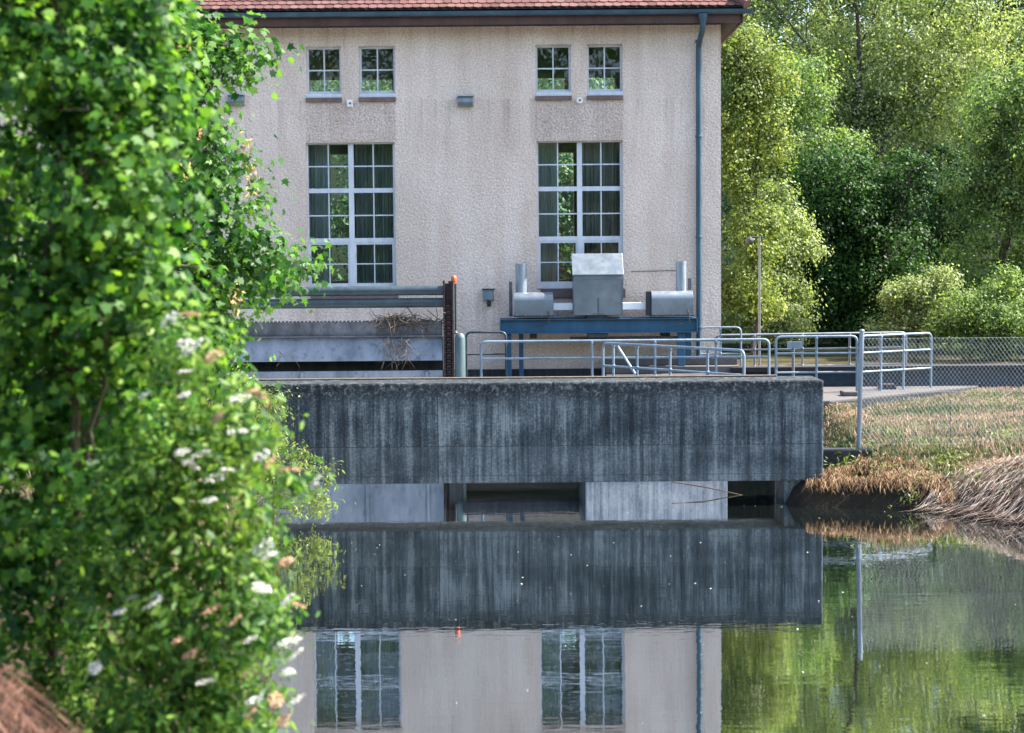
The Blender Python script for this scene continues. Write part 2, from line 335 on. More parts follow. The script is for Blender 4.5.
# ------------------------------------------------------------------ terrain
CH = np.array([(-.5, 2.5), (-1.0, 6), (-1.25, 9), (-2.0, 14), (-3.0, 19), (-3.35, 22.5), (-3.6, 24.3), (-8.5, 24.6), (-8.5, 33.8), (4.3, 33.8), (4.3, 25.2), (3.95, 25.0), (3.98, 24.45), (4.2, 24.2),
               (4.75, 24.15), (5.3, 23.98), (5.8, 23.9), (6.05, 23.5), (6.8, 22.4), (8, 19.5), (10, 14), (12, 8), (13, 2.5)], float)
def chan_dist(x, y):
    """signed distance to the channel outline, positive on land"""
    d = np.full(x.shape, 1e9); ins = np.zeros(x.shape, bool); n = len(CH)
    for i in range(n):
        a, b = CH[i], CH[(i+1) % n]; e = b-a; t = np.clip(((x-a[0])*e[0]+(y-a[1])*e[1])/(e@e), 0, 1)
        d = np.minimum(d, np.hypot(x-a[0]-t*e[0], y-a[1]-t*e[1]))
        c = ((a[1] > y) != (b[1] > y)) & (x < (b[0]-a[0])*(y-a[1])/(b[1]-a[1]+1e-12)+a[0]); ins ^= c
    return np.where(ins, -d, d)
def wob(x, y):
    return (np.sin(x*1.7+y*.9)+np.sin(x*.8-y*2.3+1.3)+.6*np.sin(x*4.1+y*3.7+.4)+.4*np.sin(x*7.3-y*6.1))/3
def height(x, y):
    x = np.asarray(x, float); y = np.asarray(y, float); d = chan_dist(x, y)
    right = x > 2
    pl = np.where(right, np.clip(.78+.055*(y-25.5), .72, 1.0), np.clip(1.75-.03*(y-8), 1.0, 1.75))
    pl = pl + np.where(right, .55*np.exp(-((x-8.0)/1.6)**2-((y-22.4)/1.6)**2), 0)
    pl = np.where(y < 6, np.maximum(pl, np.where(x < 13, 1.95-.03*np.abs(x), .8)), pl)
    w = np.where(right, np.where(x > 5.9, .95, .28), .55)
    st = np.clip((d-.55)/.8, 0, 1); st = st*st*(3-2*st)
    prof = np.where(right & (x < 6.0), .40*(1-np.exp(-d/.10))+(pl-.40)*st, pl*(1-np.exp(-d/w)))
    h = np.where(d > 0, prof - .02, np.maximum(-1.1, d*1.2) - .02)
    h = np.where(d > .1, h+.035*wob(x, y)*np.clip(d, 0, 1), h)
    h = np.where(y > 52, h + np.clip(y-52, 0, 80)*.24, h)
    h = h + np.where(y < -28, np.clip(-28-y, 0, 60)*.3, 0)
    h = h + np.where((x < 0) & (d > 0), .50*np.exp(-((x+2.15)/.6)**2-((y-6.0)/.9)**2), 0)
    return h
def axis(parts):
    out = [np.arange(a, b, s) for a, b, s in parts]; return np.concatenate(out+[[parts[-1][1]]])
ax = axis([(-2000, -200, 300), (-200, -40, 20), (-40, -6, 1), (-6, 11, .14), (11, 40, 1), (40, 200, 20), (200, 2000, 300)])
ay = axis([(-2000, -200, 300), (-200, -20, 20), (-20, 3, 1), (3, 20, .3), (20, 38, .14), (38, 70, 1.), (70, 200, 8), (200, 2000, 300)])
gx, gy = np.meshgrid(ax, ay); gz = height(gx, gy)
nv, nu = gx.shape
me = bpy.data.meshes.new('ground'); idx = np.arange(nu*nv).reshape(nv, nu)
me.from_pydata(np.stack([gx, gy, gz], -1).reshape(-1, 3).tolist(), [], np.stack([idx[:-1,:-1], idx[:-1,1:], idx[1:,1:], idx[1:,:-1]], -1).reshape(-1, 4).tolist())
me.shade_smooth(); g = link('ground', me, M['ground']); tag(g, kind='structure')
wm = MB(); wm.add([(-12, 1, 0), (16, 1, 0), (16, 33.85, 0), (-12, 33.85, 0)], [(0, 1, 2, 3)])
tag(wm.build('water', M['water']), kind='structure')

# ------------------------------------------------------------------ powerhouse
FY = 34.0
zf = lambda py: Z(py, FY)
BX0, BX1 = X(-23, FY), X(721, FY, 200); BY1 = FY+9.5
Ztop = zf(23.5); Zbase = .2
bld = thing('powerhouse', 'beige roughcast powerhouse with tall grid windows and red tiled roof behind the weir', 'building', (0, FY, 0))
def px2(p0, p1, y): return X(p0, FY, y), X(p1, FY, y)
small = [(306, 341), (359, 395), (535.5, 571), (587, 622.5)]; large = [(306.5, 395.5), (537, 623)]
bay = X(306, FY)-X(536.5, FY)
SZ = (zf(98), zf(44.8)); LZ = (zf(290), zf(141))
holes = [(*px2(a, b, 70), *SZ) for a, b in small] + [(*px2(a, b, 210), *LZ) for a, b in large]
third = [(holes[0][0]+bay, holes[0][1]+bay, *SZ), (holes[1][0]+bay, holes[1][1]+bay, *SZ), (holes[4][0]+bay, holes[4][1]+bay, *LZ)]
holes += third
def holed_wall(mb, x0, x1, z0, z1, y0, y1, holes):
    xs = sorted({x0, x1, *[h[0] for h in holes], *[h[1] for h in holes]}); zs = sorted({z0, z1, *[h[2] for h in holes], *[h[3] for h in holes]})
    solid = lambda i, j: 0 <= i < len(xs)-1 and 0 <= j < len(zs)-1 and not any(h[0] < (xs[i]+xs[i+1])/2 < h[1] and h[2] < (zs[j]+zs[j+1])/2 < h[3] for h in holes)
    for i in range(len(xs)-1):
        for j in range(len(zs)-1):
            if not solid(i, j): continue
            a, b, c, d = xs[i], xs[i+1], zs[j], zs[j+1]
            for y in (y0, y1): mb.add([(a, y, c), (b, y, c), (b, y, d), (a, y, d)], [(0, 1, 2, 3)])
            if not solid(i-1, j): mb.add([(a, y0, c), (a, y1, c), (a, y1, d), (a, y0, d)], [(0, 1, 2, 3)])
            if not solid(i+1, j): mb.add([(b, y0, c), (b, y1, c), (b, y1, d), (b, y0, d)], [(0, 1, 2, 3)])
            if not solid(i, j-1): mb.add([(a, y0, c), (b, y0, c), (b, y1, c), (a, y1, c)], [(0, 1, 2, 3)])
            if not solid(i, j+1): mb.add([(a, y0, d), (b, y0, d), (b, y1, d), (a, y1, d)], [(0, 1, 2, 3)])
WT = .38; zpl = zf(369)
mb = MB(); holed_wall(mb, BX0, BX1, Zbase, Ztop, FY, FY+WT, holes)
scale = (BY1)/FY
rear = [(h[0]*1.24+dx0, h[0]*1.24+dx1, h[2]+.1, h[3]+.35) for h in holes if h[3]-h[2] > 2 for dx0, dx1 in ((.02, .95),)]
rear += [(h[0]*1.24-.05, h[0]*1.24+.75, h[2]+.3, h[3]+.75) for h in holes if h[3]-h[2] < 2]
holed_wall(mb, BX0, BX1, Zbase, Ztop, BY1-WT, BY1, rear)
mb.box(BX0, BX0+WT, FY+WT, BY1-WT, Zbase, Ztop); mb.box(BX1-WT, BX1, FY+WT, BY1-WT, Zbase, Ztop)
wall = mb.build('wall', M['plaster'], bld)
mb = MB(); mb.box(BX0+WT, BX1-WT, FY+WT, BY1-WT, 1.1, 1.3); mb.box(BX0+WT, BX1-WT, FY+WT, BY1-WT, zf(124), zf(118)); mb.box(BX0+WT, BX1-WT, FY+WT, BY1-WT, Ztop-.12, Ztop-.02)
mb.build('storey_slab', M['interior'], bld)
mb = MB(); mb.box(BX0-.03, BX1+.03, FY-.06, FY-.003, .2, zpl); mb.build('plinth', M['plinth'], bld, .01)
for h in holes:  # frames and panes
    x0, x1, z0, z1 = h; big = z1-z0 > 2; y0, y1 = FY+.13, FY+.20
    fr = MB()
    if not big:
        zs0 = z0+.11; t = .042
        fr.box(x0, x1, y0, y1, z1-t, z1); fr.box(x0, x1, y0, y1, zs0, zs0+t+.02); fr.box(x0, x0+t, y0, y1, zs0+t+.02, z1-t); fr.box(x1-t, x1, y0, y1, zs0+t+.02, z1-t)
        cx, cz = (x0+x1)/2, (zs0+z1)/2+.01
        fr.box(cx-.013, cx+.013, y0+.012, y1-.012, zs0+t+.02, z1-t); fr.box(x0+t, cx-.013, y0+.014, y1-.014, cz-.013, cz+.013); fr.box(cx+.013, x1-t, y0+.014, y1-.014, cz-.013, cz+.013)
    else:
        zs0 = z0+.02; t = .05
        zt1, zt2 = zf(189), zf(239); cx = (x0+x1)/2; mw = .052
        fr.box(x0, x1, y0, y1, z1-t*.6, z1); fr.box(x0, x1, y0, y1, zs0, zs0+.09); fr.box(x0, x0+t*.7, y0, y1, zs0+.09, z1-t*.6); fr.box(x1-t, x1, y0, y1, zs0+.09, z1-t*.6)
        fr.box(cx-mw, cx+mw, y0-.01, y1, zs0+.09, z1-t*.6)
        for zt in (zt1, zt2):
            for a, b in ((x0+t*.7, cx-mw), (cx+mw, x1-t)): fr.box(a, b, y0-.006, y1, zt-.045, zt+.045)
        for a, b in ((x0+t*.7, cx-mw), (cx+mw, x1-t)):
            for k, (c, d) in enumerate(((zs0+.09, zt2-.045), (zt2+.045, zt1-.045), (zt1+.045, z1-t*.6))):
                q = .0125 if k else .011; e = 0
                if k == 0:
                    e = .032; fr.box(a, a+e, y0+.004, y1-.004, c, d); fr.box(b-e, b, y0+.004, y1-.004, c, d); fr.box(a+e, b-e, y0+.004, y1-.004, d-.04, d); fr.box(a+e, b-e, y0+.004, y1-.004, c, c+.05); c += .05; d -= .04
                m_ = (a+b)/2; zc = (c+d)/2
                fr.box(m_-q, m_+q, y0+.014, y1-.014, c, d); fr.box(a+e, m_-q, y0+.016, y1-.016, zc-q, zc+q); fr.box(m_+q, b-e, y0+.016, y1-.016, zc-q, zc+q)
    f = fr.build('window', M['window_paint'], bld)
    gl = MB(); gl.add([(x0+.01, FY+.168, zs0+.01), (x1-.01, FY+.168, zs0+.01), (x1-.01, FY+.168, z1-.01), (x0+.01, FY+.168, z1-.01)], [(0, 1, 2, 3)])
    gl.build('pane', M['glass'], f)
    s = MB()
    if not big:
        s.box(x0-.01, x1+.01, FY-.05, FY+.125, z0-.055, z0+.03); s.build('sill', M['sill'], f, .006)
        s = MB(); s.box(x0, x1, FY-.012, FY+.128, z0+.034, z0+.112); s.build('sill_cover', M['window_paint'], f, .006)
    else:
        s.box(x0+.06, x1+.04, FY-.05, FY+.125, z0-.16, z0+.004); s.build('sill', M['sill'], f, .006)
        # curtains hang behind the right half
        cm = MB(); n = 60; c0, c1 = (x0+x1)/2+.02, x1+.12; pts = []
        for i in range(n+1):
            xx = c0+(c1-c0)*i/n; pts.append((xx, FY+.62+.05*math.sin(i*1.15+x0)+.025*math.sin(i*2.9)))
        vs = [(p[0], p[1], z) for z in (z0-.2, z1+.15) for p in pts]; cm.add(vs, [(i, i+1, n+2+i, n+1+i) for i in range(n)])
        cm.build('curtain', M['curtain'], f, smooth=60)
        cm = MB(); c0, c1 = x0-.1, x0+.42; pts = [(c0+(c1-c0)*i/n, FY+.66+.03*math.sin(i*.9+x0)+.02*math.sin(i*2.3)) for i in range(n+1)]
        cm.add([(p[0], p[1], z) for z in (z0-.2, z1+.15) for p in pts], [(i, i+1, n+2+i, n+1+i) for i in range(n)]); cm.build('net_curtain', M['netcurtain'], f, smooth=60)
for a in (holes[0], holes[2], third[0]):   # rougher plaster fields between the storeys
    b = {holes[0]: holes[1], holes[2]: holes[3], third[0]: third[1]}[a]
    s = MB(); s.box(a[0], b[1], FY-.006, FY+.05, LZ[1]+.02, SZ[0]-.08); s.build('spandrel', M['spandrel'], bld)
# roof
ov = .55; ze = zf(11.5); pitch = R(38); yE = FY-ov
rx0, rx1 = BX0-ov, X(747, FY-ov, 12); ry0, ry1 = yE, BY1+ov; hw = (ry1-ry0)/2; ridge = ze+hw*math.tan(pitch)
def roof_tiles():
    V = []; w, step, th, lap = .17, .155, .022, .03
    slopes = [(Vector((rx0, ry0, ze)), Vector((1, 0, 0)), Vector((0, 1, 0)), rx1-rx0), (Vector((rx1, ry0, ze)), Vector((0, 1, 0)), Vector((-1, 0, 0)), ry1-ry0),
              (Vector((rx1, ry1, ze)), Vector((-1, 0, 0)), Vector((0, -1, 0)), rx1-rx0), (Vector((rx0, ry1, ze)), Vector((0, -1, 0)), Vector((1, 0, 0)), ry1-ry0)]
    for si, (o, a, inn, ln) in enumerate(slopes):
        up = inn*math.cos(pitch)+Vector((0, 0, math.sin(pitch))); nrm = -inn*math.sin(pitch)+Vector((0, 0, math.cos(pitch)))
        st = step if si == 0 else .31; ww = w if si == 0 else .34
        rows = int(hw/math.cos(pitch)/st)
        for r in range(rows):
            run = r*st*math.cos(pitch); off = (r % 2)*ww/2
            for c in range(-1, int(ln/ww)+2):
                u0 = c*ww+off; u1 = u0+ww-.008
                u0, u1 = max(u0, run), min(u1, ln-run)
                if u1-u0 < .03: continue
                j = random.uniform(-.004, .004); d0 = th+j; s0 = r*st+random.uniform(-.006, .006); s1 = (r+1)*st+lap
                m_ = (u0+u1)/2; dr = .018
                p = [o+a*u0+up*(s0+dr)+nrm*d0, o+a*m_+up*(s0-.01)+nrm*(d0+.004), o+a*u1+up*(s0+dr)+nrm*d0, o+a*u1+up*s1+nrm*.002, o+a*u0+up*s1+nrm*.002]
                V += [tuple(q) for q in p]
                V += [tuple(q) for q in (p[0]-nrm*th, p[1]-nrm*th, p[1], p[0], p[0]-nrm*th*.5)]
                V += [tuple(q) for q in (p[1]-nrm*th, p[2]-nrm*th, p[2], p[1], p[1]-nrm*th*.5)]
    return np.array(V)
roof = fill('roof', roof_tiles(), 5, M['tile'], bld)
mb = MB(); a = hw; E = .03
mb.add([(rx0, ry0, ze-E), (rx1, ry0, ze-E), (rx1, ry1, ze-E), (rx0, ry1, ze-E), (rx0+a, ry0+a, ridge-E), (rx1-a, ry0+a, ridge-E)], [(0, 1, 5, 4), (1, 2, 5), (2, 3, 4, 5), (3, 0, 4)])
mb.build('underlay', M['soffit'], roof)
mb = MB()
for c0, c1 in (((rx1, ry0, ze), (rx1-a, ry0+a, ridge)), ((rx0, ry0, ze), (rx0+a, ry0+a, ridge)), ((rx0+a, ry0+a, ridge), (rx1-a, ry0+a, ridge))):
    c0, c1 = Vector(c0), Vector(c1); n = int((c1-c0).length/.33)
    for i in range(n):
        p, q = c0.lerp(c1, i/n), c0.lerp(c1, (i+1.12)/n); up = Vector((0, 0, .02)); mb.tube([p+up, q+up*1.8], [.095, .11], 10)
mb.build('ridge_tiles', M['tile'], roof)
for i in range(14):
    for row in (1,):
        mb = MB(); x = rx0+.6+i*1.12; s = .55; mb.box(x-.02, x+.02, ry0+s*math.cos(pitch)-.05, ry0+s*math.cos(pitch)+.02, ze+s*math.sin(pitch), ze+s*math.sin(pitch)+.09); mb.build('snow_guard', M['darkmetal'], roof)
zfas = zf(25.5)
mb = MB(); mb.box(rx0+.05, rx1-.12, ry0+.05, ry0+.09, Z(24, ry0), ze-.05); mb.box(rx1-.10, rx1-.06, ry0+.05, ry1, Z(24, ry0), ze-.05); mb.build('fascia', M['fascia'], bld, .004)
mb = MB(); mb.box(rx0+.05, rx1-.12, ry0+.092, FY+.2, Z(24, ry0)+.03, Z(24, ry0)+.06); mb.box(BX1-.2, rx1-.1, FY+.2, ry1-.1, Z(24, ry0)+.03, Z(24, ry0)+.06); mb.build('soffit', M['soffit'], bld)
gut = MB(); zg = Z(13.4, ry0-.03)
gr_ = .075; prof = [(ry0-.03+gr_*math.cos(PI+PI*i/10), zg+.03+gr_*math.sin(PI+PI*i/10)) for i in range(11)] + [(ry0-.03+gr_+.004, zg+.045), (ry0-.03-gr_-.012, zg+.045)]
gut.prism(prof, 'x', rx0-.05, X(753, ry0, 12)); gt = gut.build('gutter', M['zinc'], bld, smooth=40)
dpx = X(699, FY-.12, 200); mb = MB()
mb.tube(fillet([(dpx+.03, ry0-.02, zg-.03), (dpx+.03, ry0-.02, Z(30, ry0)), (dpx, FY-.09, zf(47)), (dpx, FY-.09, .3)], .12), .055, 14)
mb.lathe([(.06, 0), (.095, .12), (.1, .16)], (dpx+.03, ry0-.02, Z(24, ry0)), 14)
for yy in (45, 140, 240, 330): mb.lathe([(.062, 0), (.066, .01), (.066, .05), (.062, .06)], (dpx, FY-.09, zf(yy)), 14)
mb.build('downpipe', M['zinc'], bld, smooth=40)
for (px, py, what) in ((465.5, 102, 'plain grey wall lamp on the facade between the two window bays'), (237, 101, 'grey wall lamp on the facade half hidden by the maple leaves')):
    c = P(px, py, FY); t = thing('wall_lamp', what, 'wall lamp', (c.x, FY, c.z), 'lamps on the powerhouse facade')
    b = MB(); b.prism([(FY-.004, c.z+.09), (FY-.004, c.z-.10), (FY-.14, c.z-.08), (FY-.22, c.z-.02), (FY-.22, c.z+.03), (FY-.18, c.z+.09)], 'x', c.x-.15, c.x+.15); b.build('housing', M['lampglass'], t, .008)
    b = MB(); b.box(c.x-.165, c.x+.165, FY-.235, FY-.003, c.z+.092, c.z+.115); b.build('cover', M['galv'], t, .005)
for px, py, lab in ((350, 103.5, 'small white square sensor below the left pair of small windows'), (579.5, 100.5, 'small round white sensor below the right pair of small windows')):
    c = P(px, py, FY); b = MB()
    if px < 400: b.box(c.x-.06, c.x+.06, FY-.04, FY-.003, c.z-.07, c.z+.07)
    else:
        b.add([], []); b.tube([(c.x, FY-.003, c.z), (c.x, FY-.05, c.z)], .065, 16)
    t = b.build('wall_sensor', None, None, .008); t.data.materials.append(M['whiteplastic']); tag(t, lab, 'sensor')
    b = MB(); b.tube([(c.x+.005, FY-.04, c.z), (c.x+.005, FY-.075, c.z)], .02, 10); b.build('lens', M['darkmetal'], t)
c = P(488.5, 295, FY); t = thing('junction_box', 'small blue grey junction box low on the facade left of the hoist', 'junction box', (c.x, FY, c.z))
b = MB(); b.box(c.x-.11, c.x+.11, FY-.10, FY-.003, c.z-.10, c.z+.11); b.build('case', M['lampglass'], t, .01)
b = MB(); b.box(c.x-.13, c.x+.13, FY-.13, FY-.003, c.z+.112, c.z+.13); b.build('lid', M['tube'], t, .004)
b = MB(); b.lathe([(.03, 0), (.045, .05), (.03, .12)], (c.x+.01, FY-.05, c.z-.23), 10); b.build('cable_gland', M['rust'], t)
b = MB(); p, q = P(631, 271.5, FY-.02), P(676, 270.5, FY-.02); b.tube([p, (p+q)/2, q], .006, 8); tag(b.build('cable', M['rust']), 'thin brown cable clipped flat to the facade right of the hoist cowl', 'cable')

# ------------------------------------------------------------------ weir wall
WY = 24.46; wt = .93
wz0, wz1 = Z(483, WY), Z(382.5, WY); wx1 = X(823.5, WY, 430); wx0 = -8.6
ww = thing('weir_wall', 'long dark stained concrete beam wall spanning the water, streaked with algae', 'wall', (0, WY, 0))
b = MB(); b.box(wx0, wx1, WY, WY+wt, wz0, wz1); b.build('beam', M['wallconc'], ww, .025)
b = MB(); b.box(wx0, X(775, WY+wt, 380), WY+wt-.16, WY+wt-.02, wz1+.002, wz1+.022); b.build('edge_strip', M['twig'], ww, .005)
b = MB(); b.box(X(786, WY), wx1+.03, WY+.12, WY+wt+.1, -1, wz0-.003); b.box(wx0, -5.2, WY+.1, WY+wt, -1, wz0-.003); b.build('abutment', M['wallconc'], ww, .02)
b = MB(); cz = Z(449, 25.4, 850); b.box(wx1+.005, X(884, 25.35, 450), 25.3, 25.6, .1, cz); tag(b.build('kerb_wall', M['plinth'], None, .02), 'low dark concrete kerb wall under the fence post beside the weir wall', 'kerb wall')

# ------------------------------------------------------------------ platform, steps, bays
DZ = 1.05
plat = thing('concrete_platform', 'pale concrete walkway platform with a pointed front edge above the grass bank', 'platform', (3, 30, DZ))
poly = [(-.9, 30.6), (1.2, 30.6), (1.2, 27.5), (4.35, 27.5), (4.5, 29.75), (P(830, 402, 29.9).x, 29.9), (9.05, 33.0), (9.1, 33.13), (4.3, 33.13), (4.2, 33.93), (-.9, 33.93)]
b = MB(); b.prism(poly, 'z', DZ-.22, DZ); b.build('slab', M['deckconc'], plat, .015)
b = MB(); b.box(1.2, 3.5, 27.55, 27.95, -1.1, DZ-.223); b.build('front_wall', M['paleconc'], plat, .01)
b = MB(); b.box(-.9, 1.2, 30.55, 30.597, DZ-.26, DZ-.02); b.build('edge_facing', M['plinth'], plat)  # dark facing added so the slab front stays as dark as the opening
b = MB(); b.box(-.9, 1.2, 31.3, 31.5, .45, .68); b.build('cross_beam', M['deckconc'], plat, .01)
b = MB(); b.box(-.9, 1.2, 33.4, 33.6, -1.1, DZ-.23); b.build('bay_backing', M['plinth'], plat)
b = MB(); e0, e1 = Vector((P(830, 402, 29.9).x, 29.9)), Vector((9.05, 33.0)); dn = (e1-e0).normalized(); nn = Vector((dn.y, -dn.x))
b.prism([tuple(e0+nn*.004), tuple(e0+nn*.05), tuple(e1+nn*.05), tuple(e1+nn*.004)], 'z', DZ-.25, DZ-.035); b.build('edge_shade', M['plinth'], plat)  # dark strip painting the shade on the slab's front face
b = MB(); b.box(3.5, 4.29, 28.6, 28.8, -1.1, DZ-.223); b.build('bay_backing', M['plinth'], plat)  # unseen dark wall added so the opening reads as deep shade
b = MB(); b.box(1.205, 1.5, 27.96, 33.8, -1.1, DZ-.223); b.box(-1.15, -.9, 30.62, 33.8, -1.1, DZ-.223); b.box(4.3, 4.6, 27.6, 33.8, -1.1, DZ-.223); b.build('pier', M['plinth'], plat, .01)
t = thing('concrete_steps', 'short flight of pale concrete steps against the facade behind the railings', 'steps', (3, 33, DZ))
x0, x1 = X(606, 33, 360), X(741, 33, 360)
b = MB()
for k in range(4): b.box(x0+.0, x1-.0, 32.55+.32*k, 33.9, DZ+.002+.14*k, DZ+.14*(k+1)-.003 if k < 3 else DZ+.56)
b.build('treads', M['deckconc'], t, .012)
b = MB(); b.box(X(380+190, 33.4, 340), X(682, 33.4, 340), 33.3, 33.42, Z(340, 33.4), Z(337.2, 33.4)); tag(b.build('track_rail', M['darkmetal']), 'dark horizontal track rail under the blue hoist beam', 'rail')

# ------------------------------------------------------------------ railings
def railing(label, pts, top, legs, mat='railgalv', zb=DZ, rails=(.70, .36), r=.024, loop=True, brace=None, name='railing', posts_at=None):
    t = thing(name, label, 'railing', tuple(pts[0][:2])+(zb,), 'tubular steel railings on the platform')
    A, B = Vector((*pts[0][:2], 0)), Vector((*pts[-1][:2], 0)); up = lambda p, z: Vector((p.x, p.y, z))
    full = [up(A, zb)] + [Vector((*p[:2], top)) for p in pts] + [up(B, zb)]
    b = MB(); b.tube(fillet(full, .11), r, 12); b.build('top_rail', M[mat], t, smooth=50)
    for f in rails:
        z = zb+(top-zb)*f; b = MB(); b.tube([Vector((*p[:2], z)) for p in pts], r*.8, 10); b.build('middle_rail', M[mat], t, smooth=50)
    for k in legs:
        p = A.lerp(B, k) if len(pts) == 2 else Vector((*pts[k][:2], 0))
        b = MB(); b.tube([up(p, zb), up(p, top-.01)], r*.95, 10); b.lathe([(.06, 0), (.06, .012)], (p.x, p.y, zb+.001), 12)
        for f in rails+(.965,): b.lathe([(r*1.1, -.03), (r*1.3, -.025), (r*1.3, .025), (r*1.1, .03)], (p.x, p.y, zb+(top-zb)*f), 12)
        b.build('post', M[mat], t, smooth=50)
    if brace:
        b = MB(); b.tube([up(A.lerp(B, brace[0]), top-.03), up(A.lerp(B, brace[1]), zb+(top-zb)*.44)], r*.9, 10); b.build('brace', M['galv'], t)
    return t
YA = 30.9; ztA = Z(341.5, YA, 512)
railing('long straight steel railing along the front edge right of the green post', [(X(481, YA, 360), YA), (X(769, YA, 360), YA)], ztA, [(592-481)/288, (655-481)/288, (716-481)/288])
a, bq = P(603, 343.5, 30.6), P(744, 350, 27.75)
railing('slanting steel railing with rounded corners and a white diagonal brace', [(a.x, 30.6), (bq.x, 27.75)], (a.z+bq.z)/2, [.08, .26, .5, .76], rails=(.60,), brace=(.11, .26))
YC = 31.7; zc = Z(340, YC, 512)+.02
railing('bright steel railing panel on the platform left of the tall fence post', [(X(776, YC, 360), YC), (X(857, YC, 360), YC)], zc, [.5])
railing('bright steel railing panel at the right end of the platform, right of the fence post', [(X(861, YC, 360), YC), (X(931, 32.7, 360), 32.7)], zc, [.28, .60])
YD = 33.75
railing('dark steel railing at the rear of the platform behind the bright panels', [(X(716, YD, 350), YD+.02), (X(906, YD+.6, 350), YD+.6)], Z(337, YD), [.2, .45, .7, .86], 'darkrail')
YE = 33.55
railing('thin dark railing between the hoist beam and the corner of the powerhouse', [(X(700, YE, 330), YE), (X(741, YE, 330), YE)], Z(327.5, YE, 700), [.5], 'railgalv', rails=(.55,), r=.018)
railing('thin teal railing between the green post and the hoist legs', [(X(466, 33, 340), 33.0), (X(506, 33, 340), 33.0)], Z(332, 33), [], 'tube', rails=(.62,), r=.022)
b = thing('notice_sign', 'small pale blue notice plate on a short post behind the railing', 'sign', (X(793, 32.6), 32.6, DZ))
m_ = MB(); m_.box(X(787, 32.6), X(801, 32.6), 32.57, 32.59, Z(348, 32.6, 793), Z(341.5, 32.6, 793)); m_.build('plate', M['railgalv'], b, .004)
m_ = MB(); m_.tube([(X(793.5, 32.6), 32.62, DZ), (X(793.5, 32.6), 32.62, Z(342, 32.6, 793))], .03, 10); m_.build('post', M['darkrail'], b)

# ------------------------------------------------------------------ gate hoist
Y0, Y1 = 33.2, 33.85; Yf = Y0
hst = thing('gate_hoist', 'sluice gate hoist on a blue steel beam with grey motor cowl and two tubes', 'hoist', (X(597, Yf), Yf, DZ))
zx = lambda py, px: Z(py, Yf, px)
b = MB(); x0, x1 = X(500, Yf, 325), X(697, Yf, 325); za, zb = zx(333, 598), zx(318.5, 598)
b.box(x0, x1, Y0, Y0+.02, za+.02, zb-.02); b.box(x0, x1, Y0-.08, Y0+.1, zb-.02, zb); b.box(x0, x1, Y0-.08, Y0+.1, za, za+.02)
b.box(x0, x1, Y1-.1, Y1-.08, za+.02, zb-.02); b.box(x0, x1, Y1-.18, Y1, zb-.02, zb); b.box(x0, x1, Y1-.18, Y1, za, za+.02)
for k in (0, 1):
    xx = (x0, x1-.02)[k]; b.box(xx-.002+k*.004, xx+.022, Y0-.079, Y1, za+.021, zb-.021)
b.build('beam', M['bluebeam'], hst, .004)
for pxa, pxb, yy in ((507, 511.5, Y0+.02), (519, 523.5, Y1-.2), (678, 685, Y0+.02), (688, 694, Y1-.2)):
    b = MB(); b.box(X(pxa, Yf, 345), X(pxb, Yf, 345), yy, yy+.12, .6, za-.003); b.build('leg', M['bluebeam'], hst, .006)
for pxa, pxb in ((530, 537), (662, 671)):
    b = MB(); b.box(X(pxa, Yf, 337), X(pxb, Yf, 337), Y0+.15, Y0+.4, zx(338.5, 598), za-.003); b.build('bracket', M['darkmetal'], hst)
# motor cowl: upright front, roof sloping up and back
x0, x1 = X(573.5, Yf, 290), X(622, Yf, 290); zb0, zb1, zb2 = zx(315, 598), zx(274.5, 598), zx(255.5, 598)
b = MB(); b.prism([(Y0-.12, zb0), (Y0-.12, zb1), (Y0+.22, zb2+.02), (Y1-.02, zb2+.02), (Y1-.02, zb0)], 'x', x0, x1); cow = b.build('motor_cowl', M['sheet'], hst, .008)
b = MB(); lx0, lx1 = X(572, Yf, 262), X(623, Yf, 262)
b.prism([(Y0-.155, zb1-.015), (Y0-.155, zb1+.004), (Y0+.205, zb2+.042), (Y1, zb2+.042), (Y1, zb2+.024), (Y0+.21, zb2+.024), (Y0-.125, zb1-.015)], 'x', lx0, lx1); b.build('lid', M['sheet'], cow, .003)
xs = (x0+x1)/2
b = MB(); b.box(x0-.006, x1+.006, Y0-.128, Y0-.1205, zb1-.10, zb1-.085); b.box(x0-.006, x0+.02, Y0-.127, Y0-.1205, zb0+.002, zb1-.11); b.box(x1-.02, x1+.006, Y0-.127, Y0-.1205, zb0+.002, zb1-.11); b.build('seam', M['darkrail'], cow)
b = MB(); b.box(xs-.008, xs+.008, Y0-.126, Y0-.121, zb0+.03, zb0+.34); b.box(xs-.12, xs+.12, Y0-.126, Y0-.121, zb0+.02, zb0+.03); b.build('latch', M['darkmetal'], cow)
b = MB(); b.box(xs-.22, xs+.18, Y0-.06, Y0+.3, zb+.002, zb0-.004); b.build('mount', M['darkmetal'], hst, .008)
b = MB(); b.box(xs-.2, xs+.2, Y0-.06, Y0+.3, za-.09, za-.004); b.build('mount', M['darkmetal'], hst, .008)
def rounded(x0, x1, z0, z1, r, n=6):
    c = [(x1-r, z1-r, 0), (x0+r, z1-r, 90), (x0+r, z0+.02, 180), (x1-r, z0+.02, 270)]; out = []
    for cx, cz, a0 in c:
        rr = r if a0 < 180 else .02; cx = cx if a0 < 180 else (x0+.02 if a0 == 180 else x1-.02)
        out += [(cx+rr*math.cos(R(a0+90*i/n)), cz+rr*math.sin(R(a0+90*i/n))) for i in range(n+1)]
    return out
